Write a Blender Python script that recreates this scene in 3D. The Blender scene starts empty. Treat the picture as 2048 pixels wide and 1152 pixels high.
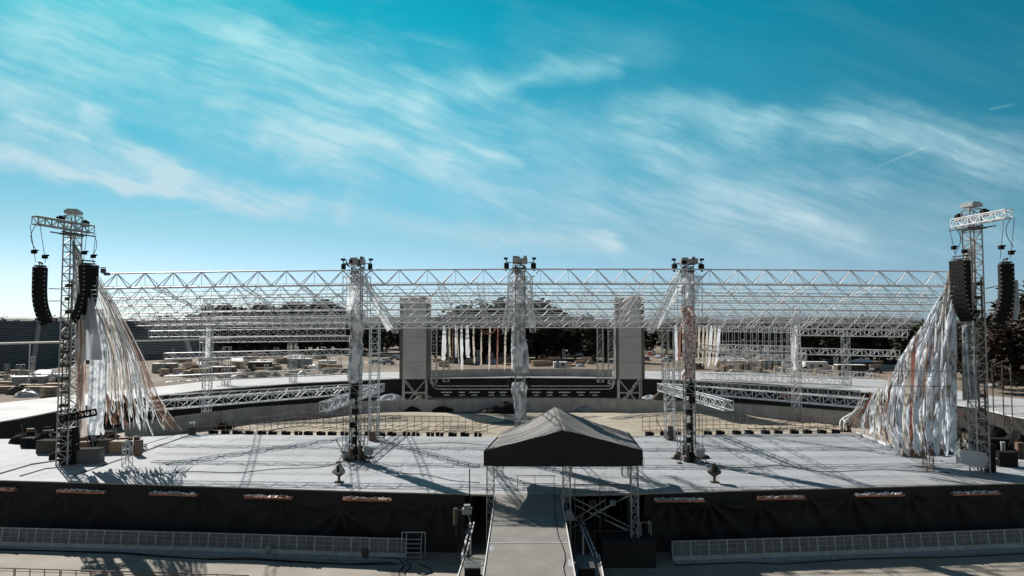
import bpy, math, random
from mathutils import Vector, Matrix, noise as mnoise
random.seed(7)
S = bpy.context.scene
R = math.radians
# ------------------------------------------------------------------ camera, sky, sun, exposure
F = 1334.0; CAMH = 14.5; DECK = 3.6
PITCH = math.atan(64 / F)
cam_d = bpy.data.cameras.new("camera"); cam = bpy.data.objects.new("camera", cam_d)
S.collection.objects.link(cam); S.camera = cam
cam.location = (0, 0, CAMH); cam.rotation_euler = (R(90) + PITCH, 0, 0)
cam_d.sensor_width = 36; cam_d.lens = F / 2048 * 36; cam_d.clip_start = 0.5; cam_d.clip_end = 6000
S.render.resolution_x = 1024; S.render.resolution_y = 576
S.view_settings.view_transform = 'Standard'; S.view_settings.look = 'None'
S.view_settings.exposure = 0.76; S.view_settings.gamma = 1.0
SUN_EL = R(35.5); SUN_DIR = Vector((-2.6, 3.0, 0)).normalized()          # horizontal direction towards the sun
sun_vec = Vector((SUN_DIR.x * math.cos(SUN_EL), SUN_DIR.y * math.cos(SUN_EL), math.sin(SUN_EL)))
sd = bpy.data.lights.new("sun", 'SUN'); sd.energy = 4.7; sd.angle = R(0.5); sd.color = (1.0, 0.945, 0.89)
sun = bpy.data.objects.new("sun", sd); S.collection.objects.link(sun)
sun.rotation_euler = sun_vec.to_track_quat('Z', 'Y').to_euler(); sun.location = sun_vec * 200

W = bpy.data.worlds.new("World"); S.world = W; W.use_nodes = True
nt = W.node_tree; nt.nodes.clear(); N = nt.nodes.new; L = nt.links.new
def vmath(op, a, b=None, scale=None):
    n = N('ShaderNodeVectorMath'); n.operation = op
    for i, v in enumerate((a, b)):
        if v is None: continue
        if hasattr(v, 'is_linked'): L(v, n.inputs[i])
        else: n.inputs[i].default_value = v
    if scale is not None:
        if hasattr(scale, 'is_linked'): L(scale, n.inputs['Scale'])
        else: n.inputs['Scale'].default_value = scale
    return n.outputs['Value'] if op in ('DOT_PRODUCT', 'LENGTH', 'DISTANCE') else n.outputs['Vector']
def fmath(op, a, b=None, c=None, clamp=False):
    n = N('ShaderNodeMath'); n.operation = op; n.use_clamp = clamp
    for i, v in enumerate((a, b, c)):
        if v is None: continue
        if hasattr(v, 'is_linked'): L(v, n.inputs[i])
        else: n.inputs[i].default_value = v
    return n.outputs[0]
def wmix(blend, fac, a, b):
    n = N('ShaderNodeMix'); n.data_type = 'RGBA'; n.blend_type = blend; n.clamp_factor = True
    for idx, v in ((0, fac), (6, a), (7, b)):
        if hasattr(v, 'is_linked'): L(v, n.inputs[idx])
        else: n.inputs[idx].default_value = v
    return n.outputs[2]
tc = N('ShaderNodeTexCoord'); sx = N('ShaderNodeSeparateXYZ'); L(tc.outputs['Generated'], sx.inputs[0])
sky = N('ShaderNodeTexSky'); sky.sky_type = 'NISHITA'; sky.sun_disc = False
sky.sun_elevation = SUN_EL; sky.sun_rotation = math.atan2(SUN_DIR.x, SUN_DIR.y)
sky.air_density = 1.0; sky.dust_density = 0.6; sky.ozone_density = 2.0; sky.altitude = 50
yy = fmath('MAXIMUM', sx.outputs[1], 0.22)
u = fmath('DIVIDE', sx.outputs[0], yy); v = fmath('DIVIDE', sx.outputs[2], yy)
cv = N('ShaderNodeCombineXYZ'); L(u, cv.inputs[0]); L(v, cv.inputs[1]); uv = cv.outputs[0]
def noi(vec, scale, detail=4, rough=0.55, dist=0.0):
    n = N('ShaderNodeTexNoise'); L(vec, n.inputs['Vector']); n.inputs['Scale'].default_value = scale
    n.inputs['Detail'].default_value = detail; n.inputs['Roughness'].default_value = rough; n.inputs['Distortion'].default_value = dist
    return n
wn = noi(uv, 2.6, 4); wn2 = noi(uv, 9.0, 4)
warp = vmath('SCALE', vmath('SUBTRACT', wn.outputs['Color'], (.5, .5, .5)), None, 0.09)
warp2 = vmath('SCALE', vmath('SUBTRACT', wn2.outputs['Color'], (.5, .5, .5)), None, 0.012)
uvw = vmath('MULTIPLY', vmath('ADD', vmath('ADD', uv, warp), warp2), (1, 1, 0))
def mapped(vec, rot, sc):
    m = N('ShaderNodeMapping'); m.vector_type = 'TEXTURE'; L(vec, m.inputs[0]); m.inputs['Rotation'].default_value = (0, 0, rot)
    m.inputs['Scale'].default_value = sc; return m.outputs[0]
fib = noi(mapped(uvw, R(-17), (1, .13, 1)), 2.6, 7, 0.52, 0.0).outputs[0]
fibf = noi(mapped(uvw, R(-20), (1, .09, 1)), 9, 7, 0.55, 0.0).outputs[0]
wnb = noi(mapped(uvw, R(-18), (1, .35, 1)), 7, 5, .55).outputs[0]
def ramp(x, a, b):
    n = N('ShaderNodeMapRange'); n.interpolation_type = 'SMOOTHSTEP'; L(x, n.inputs[0])
    n.inputs[1].default_value = a; n.inputs[2].default_value = b; return n.outputs[0]
fibr = fmath('ADD', fmath('MULTIPLY', ramp(fib, .34, .70), .70), fmath('MULTIPLY', ramp(fibf, .30, .75), .30))
def UV(px, py): return ((px - 1024) / F, (640 - py) / F)
def stroke(p, q, w, s, vec):                      # soft capsule between two directions of the sky
    a = UV(*p); b = UV(*q); d = Vector((b[0] - a[0], b[1] - a[1])); l2 = d.length_squared
    pa = vmath('SUBTRACT', vec, (a[0], a[1], 0))
    t = fmath('MULTIPLY', vmath('DOT_PRODUCT', pa, (d.x, d.y, 0)), 1 / l2, clamp=True)
    proj = vmath('SCALE', (d.x, d.y, 0), None, t)
    dist = vmath('DISTANCE', pa, proj)
    if w > 8: dist = fmath('MULTIPLY_ADD', fmath('SUBTRACT', wnb, .5), w * 1.7 / F, dist); return fmath('MULTIPLY', ramp(dist, w * 1.2 / F, -.1 * w / F), s)
    return fmath('MULTIPLY', ramp(dist, w / F, 0.0), s)
streaks = [((-60, 150), (170, 235), 55, .8), ((170, 235), (340, 345), 38, .75), ((340, 345), (620, 395), 34, .65),
           ((-80, 255), (330, 345), 55, .75), ((330, 345), (700, 418), 34, .85), ((-60, 318), (260, 362), 26, .8), ((260, 362), (560, 412), 22, .75),
           ((545, 268), (860, 325), 42, .55), ((640, 290), (1150, 420), 100, .34), ((700, 432), (1210, 492), 34, .6),
           ((60, 50), (660, 200), 190, .52), ((520, 130), (950, 300), 150, .36), ((840, 190), (1240, 132), 34, .55), ((840, 215), (1290, 300), 80, .32),
           ((1250, 215), (1560, 240), 55, .40), ((1560, 250), (2100, 280), 60, .36), ((1350, 440), (1950, 420), 170, .42), ((1150, 330), (1600, 400), 150, .26),
           ((1050, 60), (1300, 100), 70, .16), ((-40, 60), (420, 20), 120, .30), ((1690, 220), (2060, 330), 60, .22)]
acc = None
for p, q, w_, s_ in streaks:
    o = stroke(p, q, w_, s_, uvw); acc = o if acc is None else fmath('ADD', acc, o)
cl = fmath('MULTIPLY', acc, fibr)
cl = fmath('ADD', fmath('MULTIPLY', cl, 1.0), fmath('MULTIPLY', acc, .30))
for p, q, w_, s_ in [((250, 436), (462, 417), 3, .22), ((1762, 331), (1862, 290), 2.5, .18), ((1995, 213), (2040, 203), 5, .12)]:
    cl = fmath('ADD', cl, stroke(p, q, w_, s_, uv))
iso = noi(uvw, 16, 6, .6).outputs[0]; cl = fmath('MULTIPLY', cl, fmath('MULTIPLY_ADD', iso, 1.1, .45))
veil = fmath('MULTIPLY', ramp(fib, .4, .75), .05)
cl = fmath('ADD', cl, veil)
cl = fmath('MULTIPLY', cl, ramp(sx.outputs[1], -.1, .35))
cl = fmath('MINIMUM', cl, .95)
# thin air tint: teal overhead, paler blue low down
tr = N('ShaderNodeValToRGB'); L(fmath('MAXIMUM', sx.outputs[2], 0.0), tr.inputs[0])
e = tr.color_ramp.elements
e[0].position = 0.0; e[0].color = (.74, 1.08, 1.72, 1); e[1].position = .42; e[1].color = (.03, 1.15, 1.05, 1)
m_ = e.new(.06); m_.color = (.76, 1.02, 1.38, 1); m_ = e.new(.12); m_.color = (.60, .98, 1.04, 1); m_ = e.new(.25); m_.color = (.26, 1.13, 1.08, 1)
m_ = e.new(.62); m_.color = (.06, .62, .62, 1); m_ = e.new(1.0); m_.color = (.10, .42, .48, 1)
base = wmix('MULTIPLY', 1.0, sky.outputs[0], tr.outputs[0])
side = N('ShaderNodeValToRGB'); L(fmath('MULTIPLY_ADD', sx.outputs[0], .5, .5), side.inputs[0]); g_ = side.color_ramp.elements
g_[0].position = .18; g_[0].color = (.56, .58, .66, 1); g_[1].position = .84; g_[1].color = (.46, .70, .74, 1)
m_ = g_.new(.45); m_.color = (1, 1, 1, 1); m_ = g_.new(.66); m_.color = (.9, .95, .95, 1)
base = wmix('MULTIPLY', ramp(sx.outputs[2], -.05, .26), base, side.outputs[0])
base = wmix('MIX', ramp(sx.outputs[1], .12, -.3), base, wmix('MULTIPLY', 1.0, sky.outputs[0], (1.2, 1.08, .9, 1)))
cloudc = wmix('MIX', ramp(sx.outputs[2], .1, .42), (6.6, 8.6, 9.6, 1), (4.6, 9.2, 9.9, 1))
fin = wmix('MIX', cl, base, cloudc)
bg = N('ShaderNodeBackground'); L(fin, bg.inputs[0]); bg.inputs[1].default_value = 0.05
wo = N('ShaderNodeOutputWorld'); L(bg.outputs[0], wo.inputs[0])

# ------------------------------------------------------------------ helpers
FW = Vector((0, math.cos(PITCH), math.sin(PITCH))); UPV = Vector((0, -math.sin(PITCH), math.cos(PITCH)))
CO = Vector((0, 0, CAMH))
def ray(px, py): return Vector((1, 0, 0)) * (px - 1024) + UPV * (576 - py) + FW * F
def P(px, py, d):
    r = ray(px, py); return CO + r * (d / r.y)
def G(px, py, z=0.0):
    r = ray(px, py); return CO + r * ((z - CAMH) / r.z)
def D(px, py): return G(px, py, DECK)
ORD = "first second third fourth fifth sixth seventh eighth ninth tenth eleventh twelfth thirteenth fourteenth fifteenth sixteenth seventeenth eighteenth nineteenth twentieth".split()
TENS = {20: 'twenty', 30: 'thirty', 40: 'forty', 50: 'fifty'}
def ordn(i):
    if i <= 20: return ORD[i - 1]
    t = i // 10 * 10
    return (TENS[t][:-1] + 'ieth') if i == t else TENS[t] + '-' + ORD[i - t - 1]

def mat(name, col, rough=.7, metal=0.0, col2=None, nscale=3.0, bump=0.0, bscale=None, stretch=(1, 1, 1), alpha=1.0, detail=6, lo=.35, hi=.65, sheen=0, spec=None, coord='Object', transl=0.0):
    m = bpy.data.materials.new(name); m.use_nodes = True; t = m.node_tree; b = t.nodes['Principled BSDF']
    b.inputs['Roughness'].default_value = rough; b.inputs['Metallic'].default_value = metal; b.inputs['Alpha'].default_value = alpha
    if spec is None and rough > .45 and metal < .1: spec = .2
    if spec is not None: b.inputs['Specular IOR Level'].default_value = spec
    geo = t.nodes.new('ShaderNodeNewGeometry'); mp = t.nodes.new('ShaderNodeMapping'); mp.inputs['Scale'].default_value = stretch
    t.links.new(geo.outputs['Position'], mp.inputs[0])
    n = t.nodes.new('ShaderNodeTexNoise'); n.inputs['Scale'].default_value = nscale; n.inputs['Detail'].default_value = detail
    n.inputs['Roughness'].default_value = .6; t.links.new(mp.outputs[0], n.inputs[0])
    if col2 is None: col2 = tuple(c * .72 for c in col)
    cr = t.nodes.new('ShaderNodeValToRGB'); cr.color_ramp.elements[0].position = lo; cr.color_ramp.elements[1].position = hi
    cr.color_ramp.elements[0].color = (*col2, 1); cr.color_ramp.elements[1].color = (*col, 1)
    t.links.new(n.outputs[0], cr.inputs[0]); t.links.new(cr.outputs[0], b.inputs['Base Color'])
    if bump:
        n2 = t.nodes.new('ShaderNodeTexNoise'); n2.inputs['Scale'].default_value = bscale or nscale * 4; n2.inputs['Detail'].default_value = 5
        t.links.new(mp.outputs[0], n2.inputs[0]); bp = t.nodes.new('ShaderNodeBump'); bp.inputs['Strength'].default_value = bump
        bp.inputs['Distance'].default_value = .15
        t.links.new(n2.outputs[0], bp.inputs['Height']); t.links.new(bp.outputs[0], b.inputs['Normal'])
    if transl:
        tl = t.nodes.new('ShaderNodeBsdfTranslucent'); t.links.new(cr.outputs[0], tl.inputs[0]); ms = t.nodes.new('ShaderNodeMixShader'); ms.inputs[0].default_value = transl
        t.links.new(b.outputs[0], ms.inputs[1]); t.links.new(tl.outputs[0], ms.inputs[2]); t.links.new(ms.outputs[0], t.nodes['Material Output'].inputs['Surface'])
        if bump: t.links.new(bp.outputs[0], tl.inputs['Normal'])
    return m
M = {}
M['dirt'] = mat('dirt', (.22, .18, .135), .95, 0, (.12, .095, .07), .05, .3, 1.5)
M['concrete'] = mat('concrete', (.30, .275, .23), .9, 0, (.22, .20, .165), .35, .15, 6)
M['sand'] = mat('sand', (.36, .32, .255), .95, 0, (.24, .205, .155), .16, .3, 2.2, stretch=(.4, 1, 1))
M['asphalt'] = mat('asphalt', (.10, .095, .09), .9, 0, (.07, .067, .063), .4)
M['vinyl_far'] = mat('vinyl_far', (.40, .40, .40), .75, 0, (.28, .28, .277), .25, .3, .8)
M['plywood'] = mat('runway_board', (.215, .205, .185), .75, 0, (.165, .155, .14), .9, .12, 9, lo=.3, hi=.7)
M['black_cloth'] = mat('black_cloth', (.026, .024, .022), .8, 0, (.017, .016, .015), .7, .5, 1.2, spec=.25)
M['black'] = mat('black_plastic', (.020, .019, .018), .9, 0, (.012, .012, .012), 4, .1, spec=.06)
M['speaker'] = mat('speaker_black', (.018, .017, .016), .85, 0, (.010, .010, .010), 6, spec=.12)
M['alu'] = mat('aluminium', (.66, .67, .68), .55, .25, (.44, .445, .45), 3.5)
M['alu_dark'] = mat('weathered_aluminium', (.40, .41, .41), .45, .4, (.25, .25, .25), 2)
M['steel_dark'] = mat('dark_steel', (.10, .10, .10), .5, .4, (.05, .05, .05), 3)
M['barrier'] = mat('barrier_aluminium', (.38, .42, .43), .5, .3, (.26, .29, .30), 3)
M['barrier_mesh'] = mat('barrier_mesh', (.13, .14, .135), .7, .1, (.085, .09, .09), 1.2)
M['foil'] = mat('crumpled_foil', (.78, .79, .79), .30, .25, (.22, .23, .24), 2.2, .9, 3.0, stretch=(1, 1, .6), lo=.38, hi=.55, transl=.25)
M['redfoil'] = mat('red_white_wrap', (.80, .76, .72), .4, .05, (.36, .13, .10), 4.5, .7, 4.5, stretch=(1, 1, 1.2), lo=.42, hi=.54, transl=.4)
M['plastic'] = mat('white_plastic_sheet', (.84, .87, .90), .35, 0, (.50, .50, .50), .9, .7, 2.5, alpha=.93, stretch=(1, 1, .35), transl=.4)
M['plastic_thin'] = mat('thin_plastic', (.82, .85, .88), .35, 0, (.6, .62, .63), 1.5, .6, 3, alpha=.34, transl=.35)
M['banner'] = mat('printed_banner', (.80, .82, .84), .45, 0, (.30, .36, .40), 1.1, .5, 2.5, stretch=(1, 1, 1.4), lo=.42, hi=.56, transl=.35)
M['banner_red'] = mat('red_printed_banner', (.78, .76, .73), .5, 0, (.40, .22, .16), .9, .5, 2, stretch=(1.5, 1.5, .5), lo=.4, hi=.6, transl=.35)
M['sail'] = mat('grey_sail', (.58, .60, .62), .7, 0, (.40, .42, .44), .7, .3, 1.5, stretch=(1, 1, .4), transl=.4)
M['sailtan'] = mat('tan_sail', (.58, .54, .49), .7, 0, (.40, .38, .35), .7, .3, 1.5, stretch=(1, 1, .4), transl=.4)
M['tarp_beige'] = mat('beige_strap', (.62, .56, .47), .8, 0, (.45, .40, .33), 2, transl=.4)
M['strap_brown'] = mat('brown_strap', (.24, .15, .11), .8, 0, (.20, .11, .07), 2, transl=.3)
M['strap_red'] = mat('red_strap', (.36, .16, .12), .8, 0, (.26, .13, .10), 2, transl=.3)
M['tent_roof'] = mat('tent_canvas', (.17, .165, .155), .75, 0, (.125, .12, .115), .5, .25, 1.3)
M['screen_grey'] = mat('screen_cover', (.45, .45, .435), .7, 0, (.37, .37, .36), .35, .12, 2)
M['screen_side'] = mat('screen_side', (.14, .135, .125), .7, 0, (.10, .095, .09), .6)
M['wood'] = mat('raw_wood', (.36, .25, .16), .8, 0, (.24, .16, .10), 2)
M['redwood'] = mat('red_timber', (.42, .17, .11), .7, 0, (.30, .12, .08), 3)
M['palewood'] = mat('pale_board', (.50, .43, .33), .85, 0, (.30, .25, .19), 1.5)
M['fence_mesh'] = mat('grey_fence_mesh', (.40, .38, .35), .85, 0, (.27, .255, .24), .5)
M['rust'] = mat('rusty_rail', (.20, .12, .08), .8, .1, (.13, .08, .055), 3)
M['stand'] = mat('stand_seats', (.075, .080, .085), .85, 0, (.05, .055, .06), .05)
M['stand_riser'] = mat('stand_riser', (.32, .31, .30), .85, 0, (.22, .215, .21), .05)
M['stair'] = mat('stand_stairs', (.60, .58, .54), .9)
M['leaf'] = mat('dark_leaves', (.050, .058, .032), .9, 0, (.028, .034, .022), .25)
M['leaf2'] = mat('olive_leaves', (.070, .066, .038), .9, 0, (.036, .036, .024), .25)
M['leaf3'] = mat('brown_leaves', (.068, .048, .036), .9, 0, (.04, .03, .024), .25)
M['bark'] = mat('bark', (.10, .075, .055), .95)
M['white'] = mat('white_paint', (.72, .72, .70), .6, 0, (.55, .55, .53), .8)
M['grey'] = mat('grey_paint', (.24, .245, .24), .6, 0, (.24, .25, .25), 1)
M['glass'] = mat('dark_glass', (.03, .035, .04), .15)
M['tyre'] = mat('rubber', (.02, .02, .02), .9)
M['carwhite'] = mat('car_white', (.70, .71, .72), .3, 0, (.62, .62, .62), .5)
M['cargrey'] = mat('car_grey', (.28, .29, .30), .3, .3)
M['cardark'] = mat('car_dark', (.05, .055, .06), .3, .2)
M['carred'] = mat('car_red', (.35, .07, .05), .3)
M['carblue'] = mat('car_blue', (.10, .18, .28), .3)
M['hill'] = mat('hill', (.07, .07, .05), .95, 0, (.045, .045, .035), .02)
M['wrapped'] = mat('mottled_cover', (.55, .50, .43), .6, 0, (.10, .07, .055), 2.6, .4, 4, lo=.47, hi=.60)
M['tan_brown'] = mat('brown_cover', (.10, .08, .06), .8, 0, (.06, .05, .04), 3)

# stage vinyl: wrinkles, seams and scuffs of its own
def stage_vinyl():
    m = bpy.data.materials.new('stage_vinyl'); m.use_nodes = True; t = m.node_tree; b = t.nodes['Principled BSDF']
    nn = t.nodes.new; lk = t.links.new
    geo = nn('ShaderNodeNewGeometry')
    a = nn('ShaderNodeTexNoise'); a.inputs['Scale'].default_value = .14; a.inputs['Detail'].default_value = 8; lk(geo.outputs['Position'], a.inputs[0])
    cr = nn('ShaderNodeValToRGB'); cr.color_ramp.elements[0].position = .32; cr.color_ramp.elements[1].position = .62
    cr.color_ramp.elements[0].color = (.25, .26, .268, 1); cr.color_ramp.elements[1].color = (.325, .338, .35, 1)
    lk(a.outputs[0], cr.inputs[0])
    mp = nn('ShaderNodeMapping'); mp.inputs['Rotation'].default_value = (0, 0, R(12)); mp.inputs['Scale'].default_value = (.25, 1.6, 1); lk(geo.outputs['Position'], mp.inputs[0])
    w = nn('ShaderNodeTexNoise'); w.inputs['Scale'].default_value = 1.0; w.inputs['Detail'].default_value = 6; w.inputs['Distortion'].default_value = 1.2; lk(mp.outputs[0], w.inputs[0])
    bp = nn('ShaderNodeBump'); bp.inputs['Strength'].default_value = .35; bp.inputs['Distance'].default_value = .2
    lk(w.outputs[0], bp.inputs['Height']); lk(bp.outputs[0], b.inputs['Normal'])
    br = nn('ShaderNodeTexBrick'); br.inputs['Scale'].default_value = .25; br.inputs['Mortar Size'].default_value = .004
    br.inputs['Brick Width'].default_value = 6; br.inputs['Row Height'].default_value = .75
    br.inputs['Color1'].default_value = (1, 1, 1, 1); br.inputs['Color2'].default_value = (.93, .93, .93, 1); br.inputs['Mortar'].default_value = (.6, .6, .6, 1)
    lk(geo.outputs['Position'], br.inputs[0])
    mx = nn('ShaderNodeMix'); mx.data_type = 'RGBA'; mx.blend_type = 'MULTIPLY'; mx.inputs[0].default_value = 1
    lk(cr.outputs[0], mx.inputs[6]); lk(br.outputs[0], mx.inputs[7])
    col = mx.outputs[2]
    for sc_, st, lo, hi, dk, rot in ((1.1, (1, .35, 1), .30, .44, .80, .5), (.55, (.12, 2.2, 1), .56, .66, 1.12, .15), (3.5, (1, 1, 1), .30, .42, .86, 0), (.7, (2.6, .10, 1), .34, .40, .86, -.35)):
        m2 = nn('ShaderNodeMapping'); m2.inputs['Scale'].default_value = st; m2.inputs['Rotation'].default_value = (0, 0, rot); lk(geo.outputs['Position'], m2.inputs[0])
        q = nn('ShaderNodeTexNoise'); q.inputs['Scale'].default_value = sc_; q.inputs['Detail'].default_value = 7; lk(m2.outputs[0], q.inputs[0])
        rp = nn('ShaderNodeValToRGB'); rp.color_ramp.elements[0].position = lo; rp.color_ramp.elements[1].position = hi
        c0, c1 = ((dk, dk, dk, 1), (1, 1, 1, 1)) if dk < 1 else ((1, 1, 1, 1), (dk, dk, dk, 1))
        rp.color_ramp.elements[0].color = c0; rp.color_ramp.elements[1].color = c1; lk(q.outputs[0], rp.inputs[0])
        m3 = nn('ShaderNodeMix'); m3.data_type = 'RGBA'; m3.blend_type = 'MULTIPLY'; m3.inputs[0].default_value = 1; lk(col, m3.inputs[6]); lk(rp.outputs[0], m3.inputs[7]); col = m3.outputs[2]
    lk(col, b.inputs['Base Color'])
    b.inputs['Roughness'].default_value = .75; b.inputs['Specular IOR Level'].default_value = .2
    return m
M['vinyl'] = stage_vinyl()

class MB:
    def __init__(s): s.v = []; s.f = []; s.m = []; s.k = 0
    def add(s, vs, fs):
        o = len(s.v); s.v += [tuple(p) for p in vs]; s.f += [tuple(o + i for i in f) for f in fs]; s.m += [s.k] * len(fs); return s
    def tube(s, a, b, r, n=4, r2=None):
        a = Vector(a); b = Vector(b); d = b - a
        if d.length < 1e-5: return s
        d.normalize(); t = Vector((0, 0, 1)) if abs(d.z) < .9 else Vector((1, 0, 0))
        x = d.cross(t).normalized(); y = d.cross(x); r2 = r if r2 is None else r2; vs = []
        for (c, rr) in ((a, r), (b, r2)):
            for i in range(n):
                an = 2 * math.pi * (i + .5) / n; vs.append(c + x * math.cos(an) * rr + y * math.sin(an) * rr)
        fs = [(i, (i + 1) % n, n + (i + 1) % n, n + i) for i in range(n)] + [tuple(range(n))[::-1], tuple(range(n, 2 * n))]
        return s.add(vs, fs)
    def path(s, pts, r, n=5):
        for a, b in zip(pts, pts[1:]): s.tube(a, b, r, n)
        return s
    def box(s, c, sz, rot=0.0, mtx=None):
        hx, hy, hz = sz[0] / 2, sz[1] / 2, sz[2] / 2; c = Vector(c)
        q = mtx if mtx is not None else Matrix.Rotation(rot, 3, 'Z')
        vs = [c + q @ Vector((x, y, z)) for z in (-hz, hz) for x, y in ((-hx, -hy), (hx, -hy), (hx, hy), (-hx, hy))]
        return s.add(vs, [(0, 3, 2, 1), (4, 5, 6, 7), (0, 1, 5, 4), (1, 2, 6, 5), (2, 3, 7, 6), (3, 0, 4, 7)])
    def prism(s, top, h):                       # polygon (list of Vector) extruded downwards by h
        n = len(top); vs = list(top) + [p - Vector((0, 0, h)) for p in top]
        return s.add(vs, [tuple(range(n)), tuple(range(2 * n - 1, n - 1, -1))] + [(i, n + i, n + (i + 1) % n, (i + 1) % n) for i in range(n)])
    def grid(s, fn, nu, nv):
        vs = [fn(i / nu, j / nv) for j in range(nv + 1) for i in range(nu + 1)]; w = nu + 1
        return s.add(vs, [(j * w + i, j * w + i + 1, (j + 1) * w + i + 1, (j + 1) * w + i) for j in range(nv) for i in range(nu)])
def rootloc(o):
    while o is not None:
        if o.parent is None: return Vector(o.location)
        o = o.parent
    return Vector((0, 0, 0))
def build(name, mb, mats, parent=None, smooth=False, loc=None):
    me = bpy.data.meshes.new(name)
    off = rootloc(parent) if parent is not None else (Vector(loc) if loc is not None else Vector((0, 0, 0)))
    me.from_pydata([tuple(Vector(p) - off) for p in mb.v], [], mb.f)
    if not isinstance(mats, (list, tuple)): mats = [mats]
    for m in mats: me.materials.append(m)
    if len(mats) > 1: me.polygons.foreach_set('material_index', mb.m)
    if smooth: me.polygons.foreach_set('use_smooth', [True] * len(me.polygons))
    me.update()
    o = bpy.data.objects.new(name, me); S.collection.objects.link(o)
    if parent is not None: o.parent = parent
    elif loc is not None: o.location = loc
    return o
def tag(o, label, cat, group=None, kind=None):
    o['label'] = label; o['category'] = cat
    if group: o['group'] = group
    if kind: o['kind'] = kind
    return o
def thing(name, label, cat, loc=(0, 0, 0), group=None):
    o = bpy.data.objects.new(name, None); S.collection.objects.link(o); o.location = loc; o.empty_display_size = .3
    return tag(o, label, cat, group)
def struct(name, mb, m, smooth=False):
    o = build(name, mb, m, smooth=smooth); o['kind'] = 'structure'; return o
def dup(root, loc, rotz=0.0, label=None, scale=None, mats=None):
    r = root.copy(); S.collection.objects.link(r); r.location = loc; r.rotation_euler = (0, 0, rotz)
    if label: r['label'] = label
    if scale: r.scale = (scale,) * 3 if not isinstance(scale, (tuple, list)) else scale
    for ch in list(root.children):
        c = ch.copy(); S.collection.objects.link(c); c.parent = r
        for g in list(ch.children):
            d = g.copy(); S.collection.objects.link(d); d.parent = c
    return r
def lerp(a, b, t): return a + (b - a) * t
def interp(pts, x):
    if x <= pts[0][0]: return pts[0][1]
    for (x0, y0), (x1, y1) in zip(pts, pts[1:]):
        if x <= x1: return y0 + (y1 - y0) * (x - x0) / (x1 - x0)
    return pts[-1][1]

# ------------------------------------------------------------------ ground
mb = MB(); mb.grid(lambda a, b: Vector((lerp(-2500, 2500, a), lerp(-300, 4500, b), 0)), 8, 8); struct('ground', mb, M['dirt'])
mb = MB(); mb.add([(-75, 5, .004), (75, 5, .004), (75, 58, .004), (-75, 58, .004)], [(0, 1, 2, 3)]); struct('concrete_apron', mb, M['concrete'])
mb = MB(); pts = []
for i in range(40):
    a = 2 * math.pi * i / 40; pts.append((1 + 62 * math.cos(a), 84 + 29 * math.sin(a), .008))
mb.add(pts, [tuple(range(40))]); struct('arena_floor', mb, M['sand'])
mb = MB(); q = [G(868, 821), G(960, 818), G(1010, 826), G(1120, 838), G(1110, 850), G(985, 848)]
for p in q: p.z = .012
mb.add(q, [tuple(range(5, -1, -1))]); struct('asphalt_path', mb, M['asphalt'])
# distant low hill line
mb = MB()
def hillf(a, b):
    x = lerp(-900, 900, a); h = 16 + 5 * mnoise.noise(Vector((x * .012, 3, 0))) + 3 * mnoise.noise(Vector((x * .05, 9, 0)))
    return Vector((x, 640 + 160 * b, h * math.sin(b * math.pi)))
mb.grid(hillf, 120, 8); struct('hills', mb, M['hill'], True)

# ------------------------------------------------------------------ near stage
front = [(-260, 952), (0, 960), (250, 967), (500, 975), (750, 983), (985, 989), (1130, 989), (1290, 986), (1500, 980), (1700, 975), (1880, 970), (2048, 966), (2300, 958)]
back = [(2300, 905), (2048, 893), (1915, 895), (1835, 915), (1760, 888), (1700, 867), (1500, 868), (1290, 872), (980, 874), (800, 872), (600, 870), (390, 867), (330, 872), (200, 876), (0, 878), (-260, 878)]
stage = thing('stage', 'wide near stage platform with pale grey vinyl floor and black underside', 'stage', (0, 46, 0))
mb = MB(); mb.prism([D(*p) for p in front] + [D(*p) for p in back], .12); build('deck', mb, M['vinyl'], stage)
mb = MB()                                                      # pale edging strip that catches the sun
fpts = [D(*p) for p in front]
for a, b in zip(fpts, fpts[1:]): mb.tube(a + Vector((0, -.03, -.02)), b + Vector((0, -.03, -.02)), .04)
build('edge_trim', mb, M['palewood'], stage)
for px in range(940, 1310, 46):
    f = D(px, interp(front, px))
    for yy_ in (1.2, 4.0):
        mb = MB(); mb.tube((f.x, f.y + yy_, 0), (f.x, f.y + yy_, DECK - .13), .05); build('post', mb, M['steel_dark'], stage)
mb = MB(); bp_ = [D(*p) for p in back]
for a, b in zip(bp_, bp_[1:]): mb.add([a - Vector((0, .1, .13)), b - Vector((0, .1, .13)), Vector((b.x, b.y - .1, 0)), Vector((a.x, a.y - .1, 0))], [(0, 1, 2, 3)])
build('rear_skirt', mb, M['black_cloth'], stage)

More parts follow.
